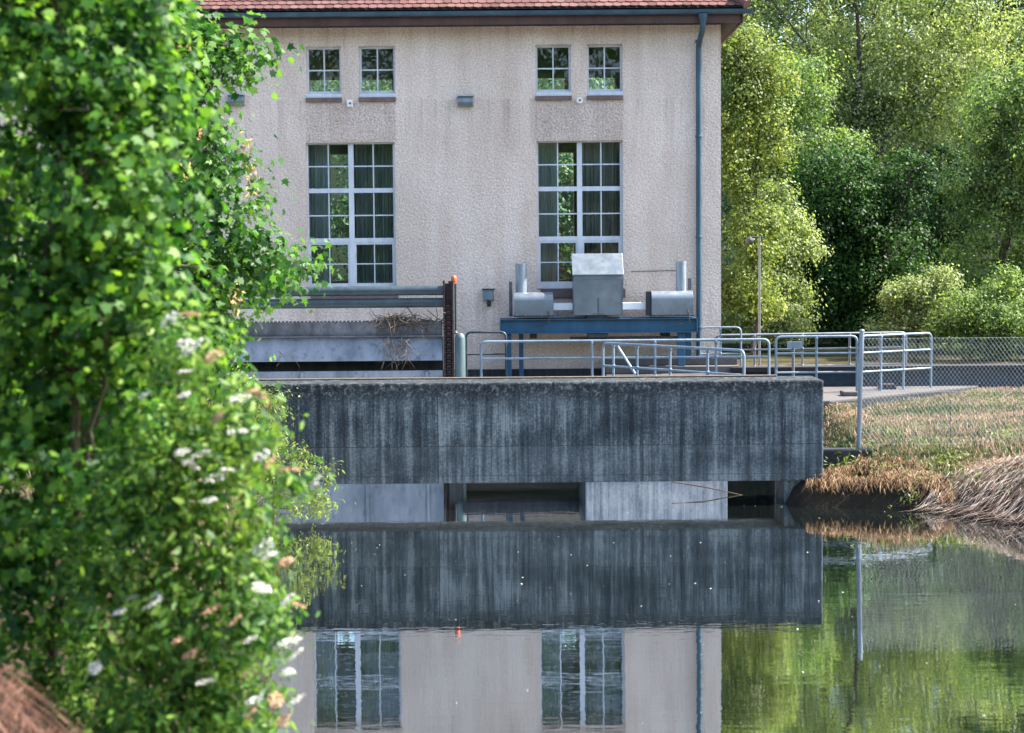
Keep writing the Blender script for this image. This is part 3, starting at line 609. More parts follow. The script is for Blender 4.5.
for pxa, pxb, pya, pyb in ((514, 553, 292, 316), (651.5, 693, 291.5, 316.5)):
    zA, zB = zx(pyb, 598), zx(pya, 598)+.0; b = MB(); yz = [(p[0], p[1]) for p in rounded(Y0-.06, Y1-.1, zA, zB, .16)]
    b.prism(yz, 'x', X(pxa, Yf, 300), X(pxb, Yf, 300)); gb = b.build('gear_box', M['sheet'], hst, smooth=35)
    xA, xB = X(pxa, Yf, 300), X(pxb, Yf, 300); b = MB(); b.box(xA-.012, xB+.012, Y0-.085, Y1-.08, zA-.003, zA+.022); b.build('flange', M['darkmetal'], gb)
    for q in range(5):
        xx = xA+.06+(xB-xA-.12)*q/4; b = MB(); b.tube([(xx, Y0-.07, zA+.05), (xx, Y0-.062-.012, zA+.05)], .001, 6) if 0 else b.lathe([(.014, 0), (.014, .016)], (xx, Y0-.072, zA+.023), 6); b.build('bolt', M['galv'], gb)
    b = MB(); xx = xB-.1; b.tube(fillet([(xx, Y0-.05, zA+.10), (xx, Y0-.12, zA+.10), (xx+.02, Y0-.13, zA-.12), (xx-.3, Y0-.11, zA-.2)], .05), .011, 7); b.build('cable', M['darkmetal'], gb)
b = MB(); b.box(X(553.5, Yf, 306), X(573, Yf, 306), Y0+.12, Y0+.3, zx(310, 598), zx(303, 598)); b.build('shaft_cover', M['whitebar'], hst, .006)
b = MB(); b.box(X(622.5, Yf, 306), X(651, Yf, 306), Y0+.12, Y0+.3, zx(310, 598), zx(303, 598)); b.build('shaft_cover', M['whitebar'], hst, .006)
b = MB(); b.box(X(646, Yf), X(651.4, Yf), Y0, Y0+.10, zx(316, 598), zx(292, 598)); b.build('coupling', M['darkmetal'], hst)
for pxa, pxb, pya, pyb, yy in ((515.5, 527, 263, 291, Y0+.25), (677, 687.5, 262, 290, Y0+.25)):
    xc = (X(pxa, Yf, 275)+X(pxb, Yf, 275))/2; rr = (X(pxb, Yf, 275)-X(pxa, Yf, 275))/2
    b = MB(); zz0, zz1 = zx(pyb+3, 598), zx(pya, 598); b.lathe([(rr, 0), (rr, zz1-zz0-.05), (rr*1.05, zz1-zz0-.05), (rr*1.05, zz1-zz0)], (xc, yy, zz0), 18); b.build('spindle_tube', M['galv'], hst, smooth=35)
for pxa, pxb, pya, pyb in ((509, 512.5, 281, 316), (688.5, 692, 279, 291)):
    b = MB(); b.box(X(pxa, Yf), X(pxb, Yf), Y0+.1, Y0+.16, zx(pyb, 598), zx(pya, 598)); b.build('indicator_rod', M['rustbeam'], hst)

# ------------------------------------------------------------------ rack cleaner and flap gate (left)
YR = 30.9; zr = lambda py, px=380: Z(py, YR, px)
rc = thing('rack_cleaner', 'trash rack cleaner with two dark tubes, rusty chain column and orange beacon', 'rack cleaner', (X(448, YR), YR, 0))
xl, xr = X(150, YR), X(445, YR, 300)
for py in (291, 303.2):
    b = MB(); rr = .088; b.tube([(xl, YR+.1, zr(py)), (xr-.02, YR+.1, zr(py))], rr, 20)
    for px in (346,): b.tube([(X(px, YR), YR+.1, zr(py)), (X(px, YR)+.015, YR+.1, zr(py))], rr+.004, 20)
    b.build('tube', M['tube'], rc, smooth=40)
b = MB(); c0, c1 = X(443.5, YR, 330), X(454, YR, 330); b.box(c0, c0+.035, YR-.08, YR+.12, -.6, zr(281)); b.box(c1-.035, c1, YR-.08, YR+.12, -.6, zr(281)); b.box(c0+.036, c1-.036, YR+.02, YR+.06, -.6, zr(284))
b.build('chain_column', M['rust'], rc, .004)
b = MB()
for k in range(30):
    z = -.2+k*.1
    if z < zr(285): b.tube([(c0+.03, YR-.03, z), (c1-.03, YR-.03, z)], .018, 8); b.box(c0+.06, c1-.06, YR-.055, YR-.025, z+.025, z+.07)
b.build('chain', M['rust'], rc)
b = MB(); b.tube([(X(455.5, YR, 290), YR+.02, zr(333, 455)), (X(455.5, YR, 290), YR+.02, zr(284, 455))], .022, 10); b.tube([(X(451, YR, 290), YR+.1, zr(304, 455)), (X(451, YR, 290), YR+.1, zr(281, 455))], .05, 10); b.build('beacon_post', M['tube'], rc)
xb = X(453.8, YR, 280); b = MB(); b.lathe([(.05, 0), (.055, .02), (.055, .09), (.04, .13), (.012, .14)], (xb, YR+.03, zr(283, 454)), 14); b.build('beacon', M['orange'], rc, smooth=50)
gp = thing('steel_post', 'short grey green steel post with rounded top beside the rusty chain column', 'post', (X(460, YR), YR, 0))
b = MB(); xg = X(460.3, YR, 350); b.lathe([(.095, 0), (.095, zr(338, 460)+.5), (.08, zr(335, 460)+.5), (.04, zr(333, 460)+.5)], (xg, YR-.1, -.5), 18); b.build('tube', M['greenpost'], gp, smooth=40)
b = MB(); b.lathe([(.05, 0), (.06, .02), (.03, .06)], (xg-.09, YR+.02, zr(334, 455)), 10); b.build('cap', M['darkmetal'], gp)

fg = thing('flap_gate', 'pale blue grey steel flap gate with toothed rail between bank and chain column', 'sluice gate', (X(340, YR), YR, 0))
xr2 = X(442.5, YR, 350)
b = MB(); b.box(xl, xr2, YR+.02, YR+.30, zr(335.5), zr(322)); b.box(xl, xr2, YR-.03, YR+.32, zr(337), zr(335.6)); b.build('toothed_beam', M['rustbeam'], fg, .004)
b = MB()
n = int((xr2-xl)/.07)
for k in range(n): b.box(xl+k*.07, xl+k*.07+.035, YR+.04, YR+.2, zr(321.9), zr(320.6))
b.build('teeth', M['rustbeam'], fg)
b = MB(); b.add([(xl, YR+.05, zr(337.3)), (xr2, YR+.05, zr(337.3)), (xr2, YR-.12, zr(360.5)), (xl, YR-.12, zr(360.5)), (xl, YR+.11, zr(337.3)), (xr2, YR+.11, zr(337.3)), (xr2, YR-.06, zr(360.5)), (xl, YR-.06, zr(360.5))],
    [(0, 1, 2, 3), (4, 5, 6, 7), (0, 1, 5, 4), (3, 2, 6, 7), (0, 3, 7, 4), (1, 2, 6, 5)]); b.build('flap_plate', M['plate'], fg)
b = MB(); b.box(xl, xr2, YR-.10, YR-.04, -.8, zr(370.5)); 
for px in (300, 364, 425): b.box(X(px, YR), X(px, YR)+.05, YR-.14, YR-.103, -.8, zr(372))
b.build('apron_plate', M['plate'], fg, .004)
b = MB(); b.box(xl, xr2, YR+.3, YR+.35, -.8, zr(338)); b.build('back_plate', M['darkmetal'], fg)

def twigs(pxys, Y, n, ln, rr, seed, up=.3):
    rg = random.Random(seed); b = MB()
    for (px, py) in pxys:
        for _ in range(n):
            c = P(px+rg.uniform(-14, 14), py+rg.uniform(-3, 3), Y+rg.uniform(-.1, .15)); d = Vector((rg.uniform(-1, 1), rg.uniform(-.4, .4), rg.uniform(-.5, up))).normalized()
            k = ln*rg.uniform(.4, 1); p = [c]
            for s in range(3): d = (d+Vector((rg.uniform(-.5, .5), rg.uniform(-.3, .3), rg.uniform(-.6, .3)))).normalized(); p.append(p[-1]+d*k/3)
            r0 = rr*rg.uniform(.4, 1); b.tube(p, [r0, r0*.8, r0*.6, r0*.3], 5)
    return b
b = twigs([(388, 319), (402, 318), (418, 320), (436, 321), (395, 322), (410, 323), (384, 322)], YR+.06, 40, .45, .012, 3); b2 = twigs([(396, 340), (397, 352), (393, 347), (395, 343), (396, 357)], YR-.17, 16, .32, .010, 4, -.2); b.add(b2.v, b2.f)
t = b.build('driftwood', M['wood']); tag(t, 'tangle of dry driftwood branches caught on the toothed rail by the chain column', 'driftwood')
b = twigs([(286, 352), (294, 357)], YR-.16, 4, .4, .008, 5, 0); tag(b.build('driftwood', M['wood']), 'few dry twigs stuck to the pale flap plate near the shrub', 'driftwood')
b = MB(); b.tube([P(672, 482, 25.8), P(705, 487, 25.6), P(746, 496, 25.5)], [.008, .012, .006], 7); tag(b.build('branch', M['twig']), 'bare thin branch hanging under the weir wall near its dark opening', 'branch')

# ------------------------------------------------------------------ right side: fence, wall, lamp
YF = 25.45; fb, ft = Z(447, YF, 858), Z(331, YF, 860)
fx0 = X(859.5, YF, 400); fx1 = fx0+5.6
fe = thing('wire_fence', 'chain link wire fence on grey steel posts across the grass bank', 'fence', (fx0, YF, fb))
for k, xx in enumerate((fx0, fx0+2.8, fx0+5.6)):
    b = MB(); lean = .03 if k == 0 else 0; b.tube([(xx-.01, YF, fb-.3), (xx-.01+.0, YF, fb), (xx+lean, YF, ft)], .036, 14); b.lathe([(.04, 0), (.042, .01), (.03, .03)], (xx+lean, YF, ft-.005), 14); b.build('post', M['steelpost'], fe, smooth=40)
zb_, zt_ = fb+.02, Z(338, YF, 940); sp = .062; hgt = zt_-zb_; slope = 1.35; b = MB(); wr = .0015
def rib(p, q):
    d = (q-p).normalized(); a = Vector((-d.z, 0, d.x))*wr; c = Vector((0, wr, 0))
    b.add([p+a, p-a*.5+c, p-a*.5-c, q+a, q-a*.5+c, q-a*.5-c], [(0, 1, 4, 3), (1, 2, 5, 4), (2, 0, 3, 5)])
run = hgt/slope
k = -int(run/sp)-1
while k*sp < fx1-fx0:
    for sgn in (1, -1):
        a0, a1 = fx0+k*sp, fx0+k*sp+run
        p, q = Vector((a0, YF+.001*sgn, zb_ if sgn > 0 else zt_)), Vector((a1, YF+.001*sgn, zt_ if sgn > 0 else zb_))
        if a0 < fx0: t = (fx0-a0)/run; p = p.lerp(q, t) if t < 1 else None
        if p is not None and a1 > fx1: t = (fx1-p.x)/(q.x-p.x); q = p.lerp(q, t)
        if p is not None and (q-p).length > .01: rib(p, q)
    k += 1
b.build('mesh', M['wire'], fe)
b = MB()
for z in (zb_+.02, (zb_+zt_)/2, zt_): b.tube([(fx0, YF+.004, z), (fx1, YF+.004, z)], .0025, 5)
b.build('tension_wire', M['wire'], fe)
b = MB(); p = P(950.5, 456, YF); b.tube([(p.x, YF+.03, p.z-.1), (p.x, YF+.03, Z(400, YF, 950))], .006, 6); b.build('stake', M['darkmetal'], fe)

t = thing('low_wall', 'low dark blue wall with black cap running behind the platform and fence', 'wall', (10, 33.15, .9))
b = MB(); Yw = 33.15; x0 = BX1+.12; b.box(x0, 27, Yw, Yw+.3, .2, Z(371.5, Yw, 880)); b.build('wall', M['navy'], t, .01)
b = MB(); b.box(x0-.03, 27.03, Yw-.06, Yw+.36, Z(371.4, Yw, 880), Z(366, Yw, 880)); b.build('cap', M['navytop'], t, .01)
b = MB(); b.box(X(880, 32.4), X(896, 32.4), 32.3, 32.6, DZ+.002, DZ+.10); tag(b.build('kerb_block', M['plinth'], None, .02), 'dark flat block lying on the platform behind the right railing panel', 'block')
b = MB(); b.box(X(842, 30.9), X(857, 30.9), 30.75, 31.1, DZ+.002, DZ+.09); tag(b.build('kerb_block', M['deckconc'], None, .02), 'pale flat block lying on the platform left of the fence post', 'block')

YL = 41.; t = thing('street_lamp', 'slim grey street lamp with a dark round head beside the powerhouse', 'street lamp', (X(759, YL), YL, .9))
b = MB(); xx = X(759.5, YL, 290); b.tube([(xx, YL, .8), (xx, YL, Z(300, YL, 759)), (xx, YL, Z(236, YL, 759))], [.03, .027, .024], 12); b.build('pole', M['darkrail'], t, smooth=40)
c = P(749.5, 241, YL); b = MB(); b.lathe([(.03, -.09), (.08, -.07), (.105, 0), (.085, .06), (.03, .10)], c, 16); b.tube([(c.x, YL, c.z+.08), (xx, YL, c.z+.1)], .025, 8); b.build('lamp_head', M['darkmetal'], t, smooth=50)

# ------------------------------------------------------------------ foliage
def unit(n, rg):
    v = rg.normal(size=(n, 3)); return v/np.linalg.norm(v, axis=1, keepdims=True)
MAPLE = np.array([(0, -.12, 0), (.20, -.06, 0), (.46, -.02, 0), (.30, .16, 0), (.52, .42, 0), (.24, .42, 0), (.13, .56, 0), (0, .92, 0), (-.13, .56, 0), (-.24, .42, 0), (-.52, .42, 0), (-.30, .16, 0), (-.46, -.02, 0), (-.20, -.06, 0)])
ELDER = np.array([(0, 0, 0), (.17, .22, 0), (.2, .5, 0), (.11, .8, 0), (0, 1, 0), (-.11, .8, 0), (-.2, .5, 0), (-.17, .22, 0)])
DIAM = np.array([(0, 0, 0), (.30, .45, 0), (0, 1, 0), (-.30, .45, 0)])
SLIM = np.array([(0, 0, 0), (.16, .4, 0), (0, 1, 0), (-.16, .4, 0)])
def leaves(pos, nrm, size, shape, rg, droop=.25):
    n = len(pos); nrm = nrm/np.linalg.norm(nrm, axis=1, keepdims=True)
    t = rg.normal(size=(n, 3)); t[:, 2] -= .5; t -= nrm*(t*nrm).sum(1, keepdims=True); t /= np.linalg.norm(t, axis=1, keepdims=True)+1e-9
    s = np.cross(t, nrm)
    q = shape[None]*size[:, None, None]
    bend = -droop*(shape[:, 0]**2*1.6+.5*shape[:, 1]**2)[None]*size[:, None]*rg.uniform(.2, 1.5, (n, 1))
    return (pos[:, None]+s[:, None]*q[..., :1]+t[:, None]*q[..., 1:2]+nrm[:, None]*bend[..., None]).reshape(-1, 3)
def crown_points(lobes, n, clump, rg, shell=.75, per=18, flat=.75):
    """lobes: (centre, radii); leaves gathered in clumps spread through the outer part of each lobe"""
    w = np.array([np.prod(l[1])**(2/3) for l in lobes]); w /= w.sum(); pos, nrm = [], []
    for l, wi in zip(lobes, w):
        k = max(1, int(n*wi/per)); d = unit(k, rg); rad = np.where(rg.random(k) < shell, rg.uniform(.74, 1.06, k), rg.uniform(.25, .8, k))
        c = np.array(l[0])+d*rad[:, None]*np.array(l[1]); cs = clump*rg.uniform(.5, 1.35, k)
        m = rg.poisson(per, k)+2; ii = np.repeat(np.arange(k), m)
        o = rg.normal(size=(len(ii), 3))*.5; o[:, 2] *= flat
        pos.append(c[ii]+o*cs[ii, None]); nn = d[ii]*.4+o*1.0+np.array((0, 0, .5))+rg.normal(size=(len(ii), 3))*.5; nrm.append(nn)
    return np.concatenate(pos), np.concatenate(nrm)
def limb_mesh(base, tops, r0, rg, sub=3, seg=5):
    b = MB(); base = Vector(base); tops = [Vector(t) for t in tops]
    top = max(tops, key=lambda t: t.z)
    def wig(a, c, n, amp):
        pts = []
        for i in range(n+1):
            t = i/n; p = a.lerp(c, t); e = amp*math.sin(PI*t) if n > 1 else 0
            pts.append(p+Vector((rg.normal()*e, rg.normal()*e, 0)))
        return pts
    ln = (top-base).length; mp = wig(base, top, 7, ln*.02); b.tube(mp, [r0*(1.25 if i == 0 else 1)*(1-.8*i/7) for i in range(8)], 10)
    for t in tops:
        if t is top: continue
        f = rg.uniform(.25, .6); i = f*7; s = mp[int(i)].lerp(mp[int(i)+1], i % 1)
        if s.z > t.z: s = mp[2]
        r1 = r0*(1-.8*f)*.6; pts = wig(s, t, seg, (t-s).length*.05); b.tube(pts, [r1*(1-.8*k/seg) for k in range(seg+1)], 7)
        for _ in range(sub):
            k = rg.integers(2, seg+1); d = Vector(unit(1, rg)[0])*(t-s).length*.35; d.z = abs(d.z)*.6
            b.tube([pts[k], pts[k]+d*.5+Vector((0, 0, .03)), pts[k]+d], [r1*.35, r1*.25, r1*.1], 5)
    return b
def tree(name, label, cat, base, lobes, n, leaf, mat, clump, r0, seed, shape=DIAM, group=None, per=18, shell=.75, bark='bark', sub=3, droop=.25, trunkname='trunk', crownname='crown'):
    rg = np.random.default_rng(seed); t = thing(name, label, cat, tuple(base), group)
    limb_mesh(base, [l[0] for l in (lobes[::4] if len(lobes) > 24 else lobes)], r0, rg, sub).build(trunkname, M[bark], t, smooth=60)
    p, nn = crown_points(lobes, n, clump, rg, shell, per)
    sz = leaf*rg.uniform(.6, 1.25, len(p)); fill(crownname, leaves(p, nn, sz, shape, rg, droop), len(shape), M[mat], t)
    return t
def lobe(px, py, rpx, rpy, Y, ry=None):
    c = P(px, py, Y); s = F/Y; return (np.array(c), (rpx/s, ry if ry else (rpx+rpy)/2/s, rpy/s))
gz_ = lambda x, y: float(height(np.array([x]), np.array([y]))[0])
def base_at(px, Y): x = X(px, Y); return (x, Y, gz_(x, Y)-.1)

# foreground, left
Yb = 17.0
tree('maple_tree', 'maple with lobed green leaves and hanging seed keys reaching towards the tall window', 'tree', base_at(60, Yb),
     [lobe(188, 52, 52, 34, Yb), lobe(230, 58, 36, 24, Yb), lobe(160, 118, 58, 75, Yb), lobe(215, 195, 45, 48, Yb+.2), lobe(232, 262, 62, 40, Yb), lobe(278, 265, 34, 26, Yb-.2), lobe(195, 322, 50, 44, Yb),
      lobe(208, 150, 30, 26, Yb-.3), lobe(100, 60, 90, 90, Yb+.3), lobe(110, 240, 90, 90, Yb+.4), lobe(70, -80, 80, 70, Yb), lobe(215, 365, 30, 22, Yb), lobe(60, 380, 90, 80, Yb)],
     21000, .088, 'leaf_maple', .30, .13, 21, MAPLE, per=26, shell=.75)
mp = bpy.data.objects['maple_tree']
for k, (px, py) in enumerate(((246, 146), (252, 176), (200, 128), (186, 165), (180, 35), (236, 300))):
    rg = np.random.default_rng(300+k); c = np.array(P(px, py, Yb-.75)); n = 34; p = c+rg.normal(size=(n, 3))*np.array((.035, .03, .08))
    nn = rg.normal(size=(n, 3)); fill('seed_cluster', leaves(p, nn, .06*rg.uniform(.7, 1.2, n), SLIM, rg), 4, M['seed'], mp)
Yn = 7.6
tree('maple_tree', 'nearest maple sapling, blurred bright leaves filling the left edge above the brown brush', 'tree', base_at(55, Yn),
     [lobe(60, 30, 105, 85, Yn), lobe(120, 110, 70, 70, Yn), lobe(85, 200, 100, 80, Yn), lobe(60, 310, 105, 80, Yn+.1), lobe(120, 290, 62, 55, Yn-.1), lobe(95, 400, 100, 85, Yn+.2), lobe(40, 500, 90, 95, Yn), lobe(30, 600, 65, 60, Yn), lobe(40, -90, 100, 75, Yn), lobe(-60, 250, 90, 240, Yn+.3), lobe(130, 470, 80, 70, Yn+.5), lobe(140, 20, 40, 44, Yn), lobe(5, 30, 60, 60, Yn+.3)],
     22000, .056, 'leaf_near', .17, .028, 22, MAPLE, per=34, shell=.75, bark='twig')
Ye = 7.1
el = tree('elder_shrub', 'elder shrub with flat white and withered flower heads leaning over the water', 'shrub', base_at(150, Ye+.2),
     [lobe(180, 350, 42, 38, Ye), lobe(210, 425, 52, 52, Ye), lobe(165, 470, 70, 62, Ye), lobe(228, 520, 52, 58, Ye), lobe(205, 610, 72, 70, Ye), lobe(140, 650, 72, 75, Ye), lobe(232, 690, 48, 62, Ye), lobe(115, 560, 62, 66, Ye), lobe(255, 440, 26, 22, Ye-.1), lobe(180, 760, 110, 70, Ye), lobe(262, 610, 24, 40, Ye), lobe(290, 478, 22, 14, Ye), lobe(60, 660, 60, 50, Ye+.5), lobe(90, 720, 70, 40, Ye+.4)],
     17000, .05, 'leaf_elder', .13, .03, 23, ELDER, per=22, shell=.72, bark='twig', sub=0)
def flower_head(px, py, r_px, mat, k, name):
    rg = np.random.default_rng(500+k); c = P(px, py, Ye-.22-rg.uniform(0, .12)); rr = r_px/(F/c.y)
    tilt = Matrix.Rotation(rg.uniform(.1, .9), 3, Vector((rg.uniform(-.3, 1), rg.uniform(-1, .2), 0)).normalized()); n = 85
    a = rg.uniform(0, 2*PI, n); q = np.sqrt(rg.random(n)); hub = rg.random(n) < .8; am = np.round(a/(2*PI/7))*(2*PI/7); a = np.where(hub, am+rg.normal(size=n)*.22, a); rr *= .78; loc = np.stack([q*np.cos(a)*rr, q*np.sin(a)*rr, .2*rr*(1-q**2)+rg.normal(size=n)*.06*rr], 1)
    Rm = np.array(tilt); p = loc@Rm.T+np.array(c); nn = np.tile(Rm@np.array((0, 0, 1.)), (n, 1))+rg.normal(size=(n, 3))*.5
    sz = np.full(n, .010)*rg.uniform(.7, 1.3, n)
    PENT = np.array([(.5*math.cos(2*PI*i/5), .5*math.sin(2*PI*i/5), 0) for i in range(5)])
    fh = fill(name, leaves(p, nn, sz, PENT, rg), 5, M[mat], el)
    st = MB(); c0 = Vector(c)+Vector((-.05, .10, -.16)); hub_ = Vector(c)-Vector(Rm@np.array((0, 0, .045)))
    st.tube([c0, c0.lerp(hub_, .6)+Vector((0, 0, -.02)), hub_], [.004, .003, .003], 5)
    for j in range(7):
        e = Vector(Rm@np.array((math.cos(j*2*PI/7)*rr*.75, math.sin(j*2*PI/7)*rr*.75, .02)))+Vector(c); st.tube([hub_, hub_.lerp(e, .5)+Vector((0, 0, -.006)), e], .0016, 4)
    so_ = st.build('stalk', M['leaf_elder']); so_.parent = fh; so_.matrix_parent_inverse = Matrix.Translation(-el.location)
k = 0
for px, py, r in ((170, 320, 15), (192, 347, 17), (184, 342, 10), (240, 398, 14), (238, 432, 14), (190, 465, 13), (200, 455, 14), (215, 478, 16), (182, 452, 12), (264, 548, 16), (270, 556, 12), (262, 588, 13), (288, 600, 12), (290, 642, 16), (296, 655, 12), (288, 672, 10), (297, 700, 14), (152, 605, 13), (156, 598, 9), (205, 682, 12), (132, 598, 9), (255, 700, 13), (262, 455, 12), (316, 482, 10), (145, 395, 9), (185, 372, 9), (228, 470, 10), (250, 640, 10), (120, 612, 9), (185, 395, 9), (210, 500, 9), (95, 668, 9)):
    flower_head(px, py, r, 'blossom', k, 'flower_head'); k += 1
for px, py, r in ((190, 315, 15), (214, 356, 14), (262, 398, 17), (250, 392, 10), (290, 470, 14), (270, 463, 11), (218, 418, 10), (285, 562, 11), (298, 605, 10), (212, 610, 14), (236, 620, 11), (190, 655, 13), (252, 712, 14), (276, 700, 12), (178, 640, 9), (284, 720, 10)):
    flower_head(px, py, r, 'withered', k, 'withered_flower_head'); k += 1
Ys = 22.9
tree('willow_shrub', 'small light green willow shrub dipping into the water against the weir wall', 'shrub', (X(268, Ys), Ys+.2, -.3),
     [lobe(262, 440, 26, 36, Ys), lobe(276, 400, 16, 20, Ys), lobe(284, 480, 40, 26, Ys), lobe(318, 500, 24, 15, Ys-.1), lobe(330, 474, 12, 12, Ys), lobe(300, 455, 18, 16, Ys), lobe(298, 508, 44, 11, Ys-.2), lobe(240, 480, 40, 50, Ys), lobe(225, 410, 50, 50, Ys)],
     5200, .075, 'leaf_shrub', .16, .03, 24, SLIM, per=9, shell=.6, bark='twig')

# right hand wood
G = 'trees beyond the platform'
def wood(label, px, Y, lobes, n, leaf, mat, clump, r0, seed, name='broadleaf_tree', cat='tree', group=G, per=75, shell=.85, sub=3):
    rq = np.random.default_rng(seed+900); big = [lobe(*l[:4], l[4] if len(l) > 4 else Y) for l in lobes]; lb = []
    for c, r in big:
        r = np.array(r)
        lb.append((c, tuple(r*.82)))
        for d in unit(6, rq): lb.append((c+d*r*rq.uniform(.55, .85), tuple(r*rq.uniform(.28, .5))))
    return tree(name, label, cat, base_at(px, Y), lb, int(n*2.7), leaf*.62, M_key(mat), clump*.8, r0*.6, seed, DIAM, group, per, shell, sub=sub)
M_key = lambda k: k
wood('tall pale green tree with dark leaning trunk above the dark bush', 858, 60,
     [(800, 60, 70, 60), (870, 20, 80, 70), (940, 60, 70, 70), (850, 110, 50, 40), (900, -80, 110, 80), (780, -40, 90, 80), (970, 130, 50, 50), (810, 150, 55, 45), (905, 120, 50, 36), (860, 70, 60, 60), (880, 140, 50, 30), (1000, 40, 70, 70)], 30000, .20, 'leaf_pale', .75, .26, 31)
wood('dark green dense bush in the shade behind the railing panels', 860, 50,
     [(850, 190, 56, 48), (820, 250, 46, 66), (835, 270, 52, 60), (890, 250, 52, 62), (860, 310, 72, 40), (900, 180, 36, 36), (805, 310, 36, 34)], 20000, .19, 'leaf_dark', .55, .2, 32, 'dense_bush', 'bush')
wood('tall light green tree at the right edge behind the wire fence', 1000, 46,
     [(1000, 110, 52, 46), (975, 180, 42, 50), (1010, 220, 50, 60), (975, 270, 42, 46), (1040, 150, 60, 80), (960, 320, 50, 40), (1030, 300, 60, 50), (1060, 230, 50, 90)], 22000, .17, 'leaf_mid', .55, .22, 33)
wood('yellowish thin tree touching the corner of the powerhouse', 752, 45,
     [(745, 50, 32, 30), (752, 110, 28, 36), (740, 170, 26, 38), (755, 230, 30, 40), (748, 290, 34, 36), (770, 70, 28, 24), (772, 150, 18, 24), (726, 110, 24, 60)], 13000, .16, 'leaf_olive', .5, .12, 34, shell=.75)
wood('low pale bush under the street lamp beside the powerhouse', 775, 47,
     [(770, 270, 34, 34), (795, 235, 28, 30), (750, 315, 40, 28), (790, 310, 34, 30), (775, 200, 22, 24)], 9000, .16, 'leaf_pale', .45, .1, 35, 'leafy_bush', 'bush')
wood('low yellow green bush right behind the railing end panel', 915, 43,
     [(910, 300, 28, 26), (895, 325, 28, 18), (935, 290, 24, 24), (930, 325, 30, 20)], 7000, .13, 'leaf_pale', .32, .08, 36, 'leafy_bush', 'bush')
wood('broad green bush behind the wire fence at the right edge', 985, 42,
     [(970, 315, 40, 30), (1010, 300, 40, 36), (1050, 320, 50, 40), (985, 345, 40, 20)], 9000, .13, 'leaf_mid', .35, .09, 37, 'leafy_bush', 'bush')
wood('shaded grey green tree between the powerhouse corner and the tall pale tree', 790, 54,
     [(770, 110, 44, 50), (800, 170, 44, 50), (760, 180, 40, 50), (800, 90, 40, 40), (840, 150, 30, 30), (765, 260, 36, 50)], 15000, .18, 'leaf_mid', .6, .2, 38)
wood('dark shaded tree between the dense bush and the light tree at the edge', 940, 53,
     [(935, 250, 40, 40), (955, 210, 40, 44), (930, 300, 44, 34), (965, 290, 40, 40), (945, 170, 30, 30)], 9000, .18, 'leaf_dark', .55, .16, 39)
for k, (px, Y, sc) in enumerate(((735, 72, 1.), (830, 78, 1.1), (930, 74, 1.05), (1030, 70, 1.1), (1090, 86, 1.1))):
    wood('pale tall tree in the rear row of the wood, its crown above the nearer trees', px, Y,
         [(px, -190, 130, 90), (px+60, -130, 100, 90), (px, -40, 100, 70), (px+30, 30, 80, 60), (px, 40, 80*sc, 70), (px-40, 130, 70, 70), (px+45, 120, 70, 75), (px, -80, 100, 90), (px-10, 230, 80, 70), (px+40, -10, 70, 70), (px-30, -60, 80, 70)], 30000, .25, ('leaf_pale', 'leaf_mid')[k % 2], .9, .3, 50+k, group='rear row of trees in the wood')
for k, (px, Y) in enumerate(((240, 56), (400, 58), (545, 56), (650, 60))):
    wood('leafy tree behind the powerhouse, glimpsed through its windows', px, Y,
         [(px, 180, 90, 80), (px-40, 250, 70, 60), (px+45, 240, 70, 60), (px, 110, 80, 70), (px, 300, 80, 60)], 7000, .26, 'leaf_cool', .9, .25, 60+k, group='trees behind the powerhouse')

# ------------------------------------------------------------------ grass and brush
def blades(name, n, area, ln, lean, mat, seed, wid=.006, keep=None, dirv=None, spread=1., lay=0):
    rg = np.random.default_rng(seed); x0, x1, y0, y1 = area; x = rg.uniform(x0, x1, n); y = rg.uniform(y0, y1, n); d = chan_dist(x, y)
    ok = d > .0
    if keep is not None: ok &= keep(x, y, d, rg)
    x, y = x[ok], y[ok]; n = len(x); z = height(x, y)-.01
    l = ln*rg.uniform(.5, 1.25, n); a = rg.uniform(0, 2*PI, n); dx, dy = np.cos(a)*spread, np.sin(a)*spread
    if dirv is not None: dx, dy = dx+dirv[0], dy+dirv[1]
    nn = np.hypot(dx, dy)+1e-6; dx, dy = dx/nn, dy/nn
    le = lean*rg.uniform(.3, 1.3, n); sx, sy = -dy*wid*rg.uniform(.6, 1.5, n), dx*wid*rg.uniform(.6, 1.5, n)
    p0 = np.stack([x, y, z], 1); s = np.stack([sx, sy, np.zeros(n)], 1)
    up1 = np.sqrt(np.clip(1-(le*.6)**2, .05, 1)); m = p0+np.stack([dx*le*.45*l, dy*le*.45*l, up1*l*.55], 1)
    tipz = np.clip(1-le, -.75, 1)*l*.9; t = p0+np.stack([dx*le*l, dy*le*l, tipz], 1)
    gz0 = height(t[:, 0], t[:, 1])+.015; t[:, 2] = np.maximum(t[:, 2], np.maximum(gz0, .02))
    if lay:
        hm = rg.uniform(.15, 1, n)*lay; m[:, 2] = np.maximum(height(m[:, 0], m[:, 1]), 0)+hm; t[:, 2] = np.maximum(height(t[:, 0], t[:, 1]), 0)+hm*rg.uniform(.2, 1.5, n)
    V = np.stack([p0-s, p0+s, m+s*.8, t, m-s*.8], 1).reshape(-1, 3)
    o = fill(name, V, 5, M[mat], None, [(0, 1, 2), (0, 2, 4), (4, 2, 3)]); tag(o, kind='stuff'); return o
inside = lambda x, y: ~((x > 4.2) & (y > 29.7) & (y-29.7 > (x-5.2)*.88-.3)) & ~((y < 25.7) & (x < 5.6) & (y > 23.9)) & ~((x < 4.45) & (y > 24))
blades('grass', 62000, (4.4, 13, 22, 37), .11, .7, 'lawn', 71, .006, lambda x, y, d, rg: inside(x, y) & (d > .35))
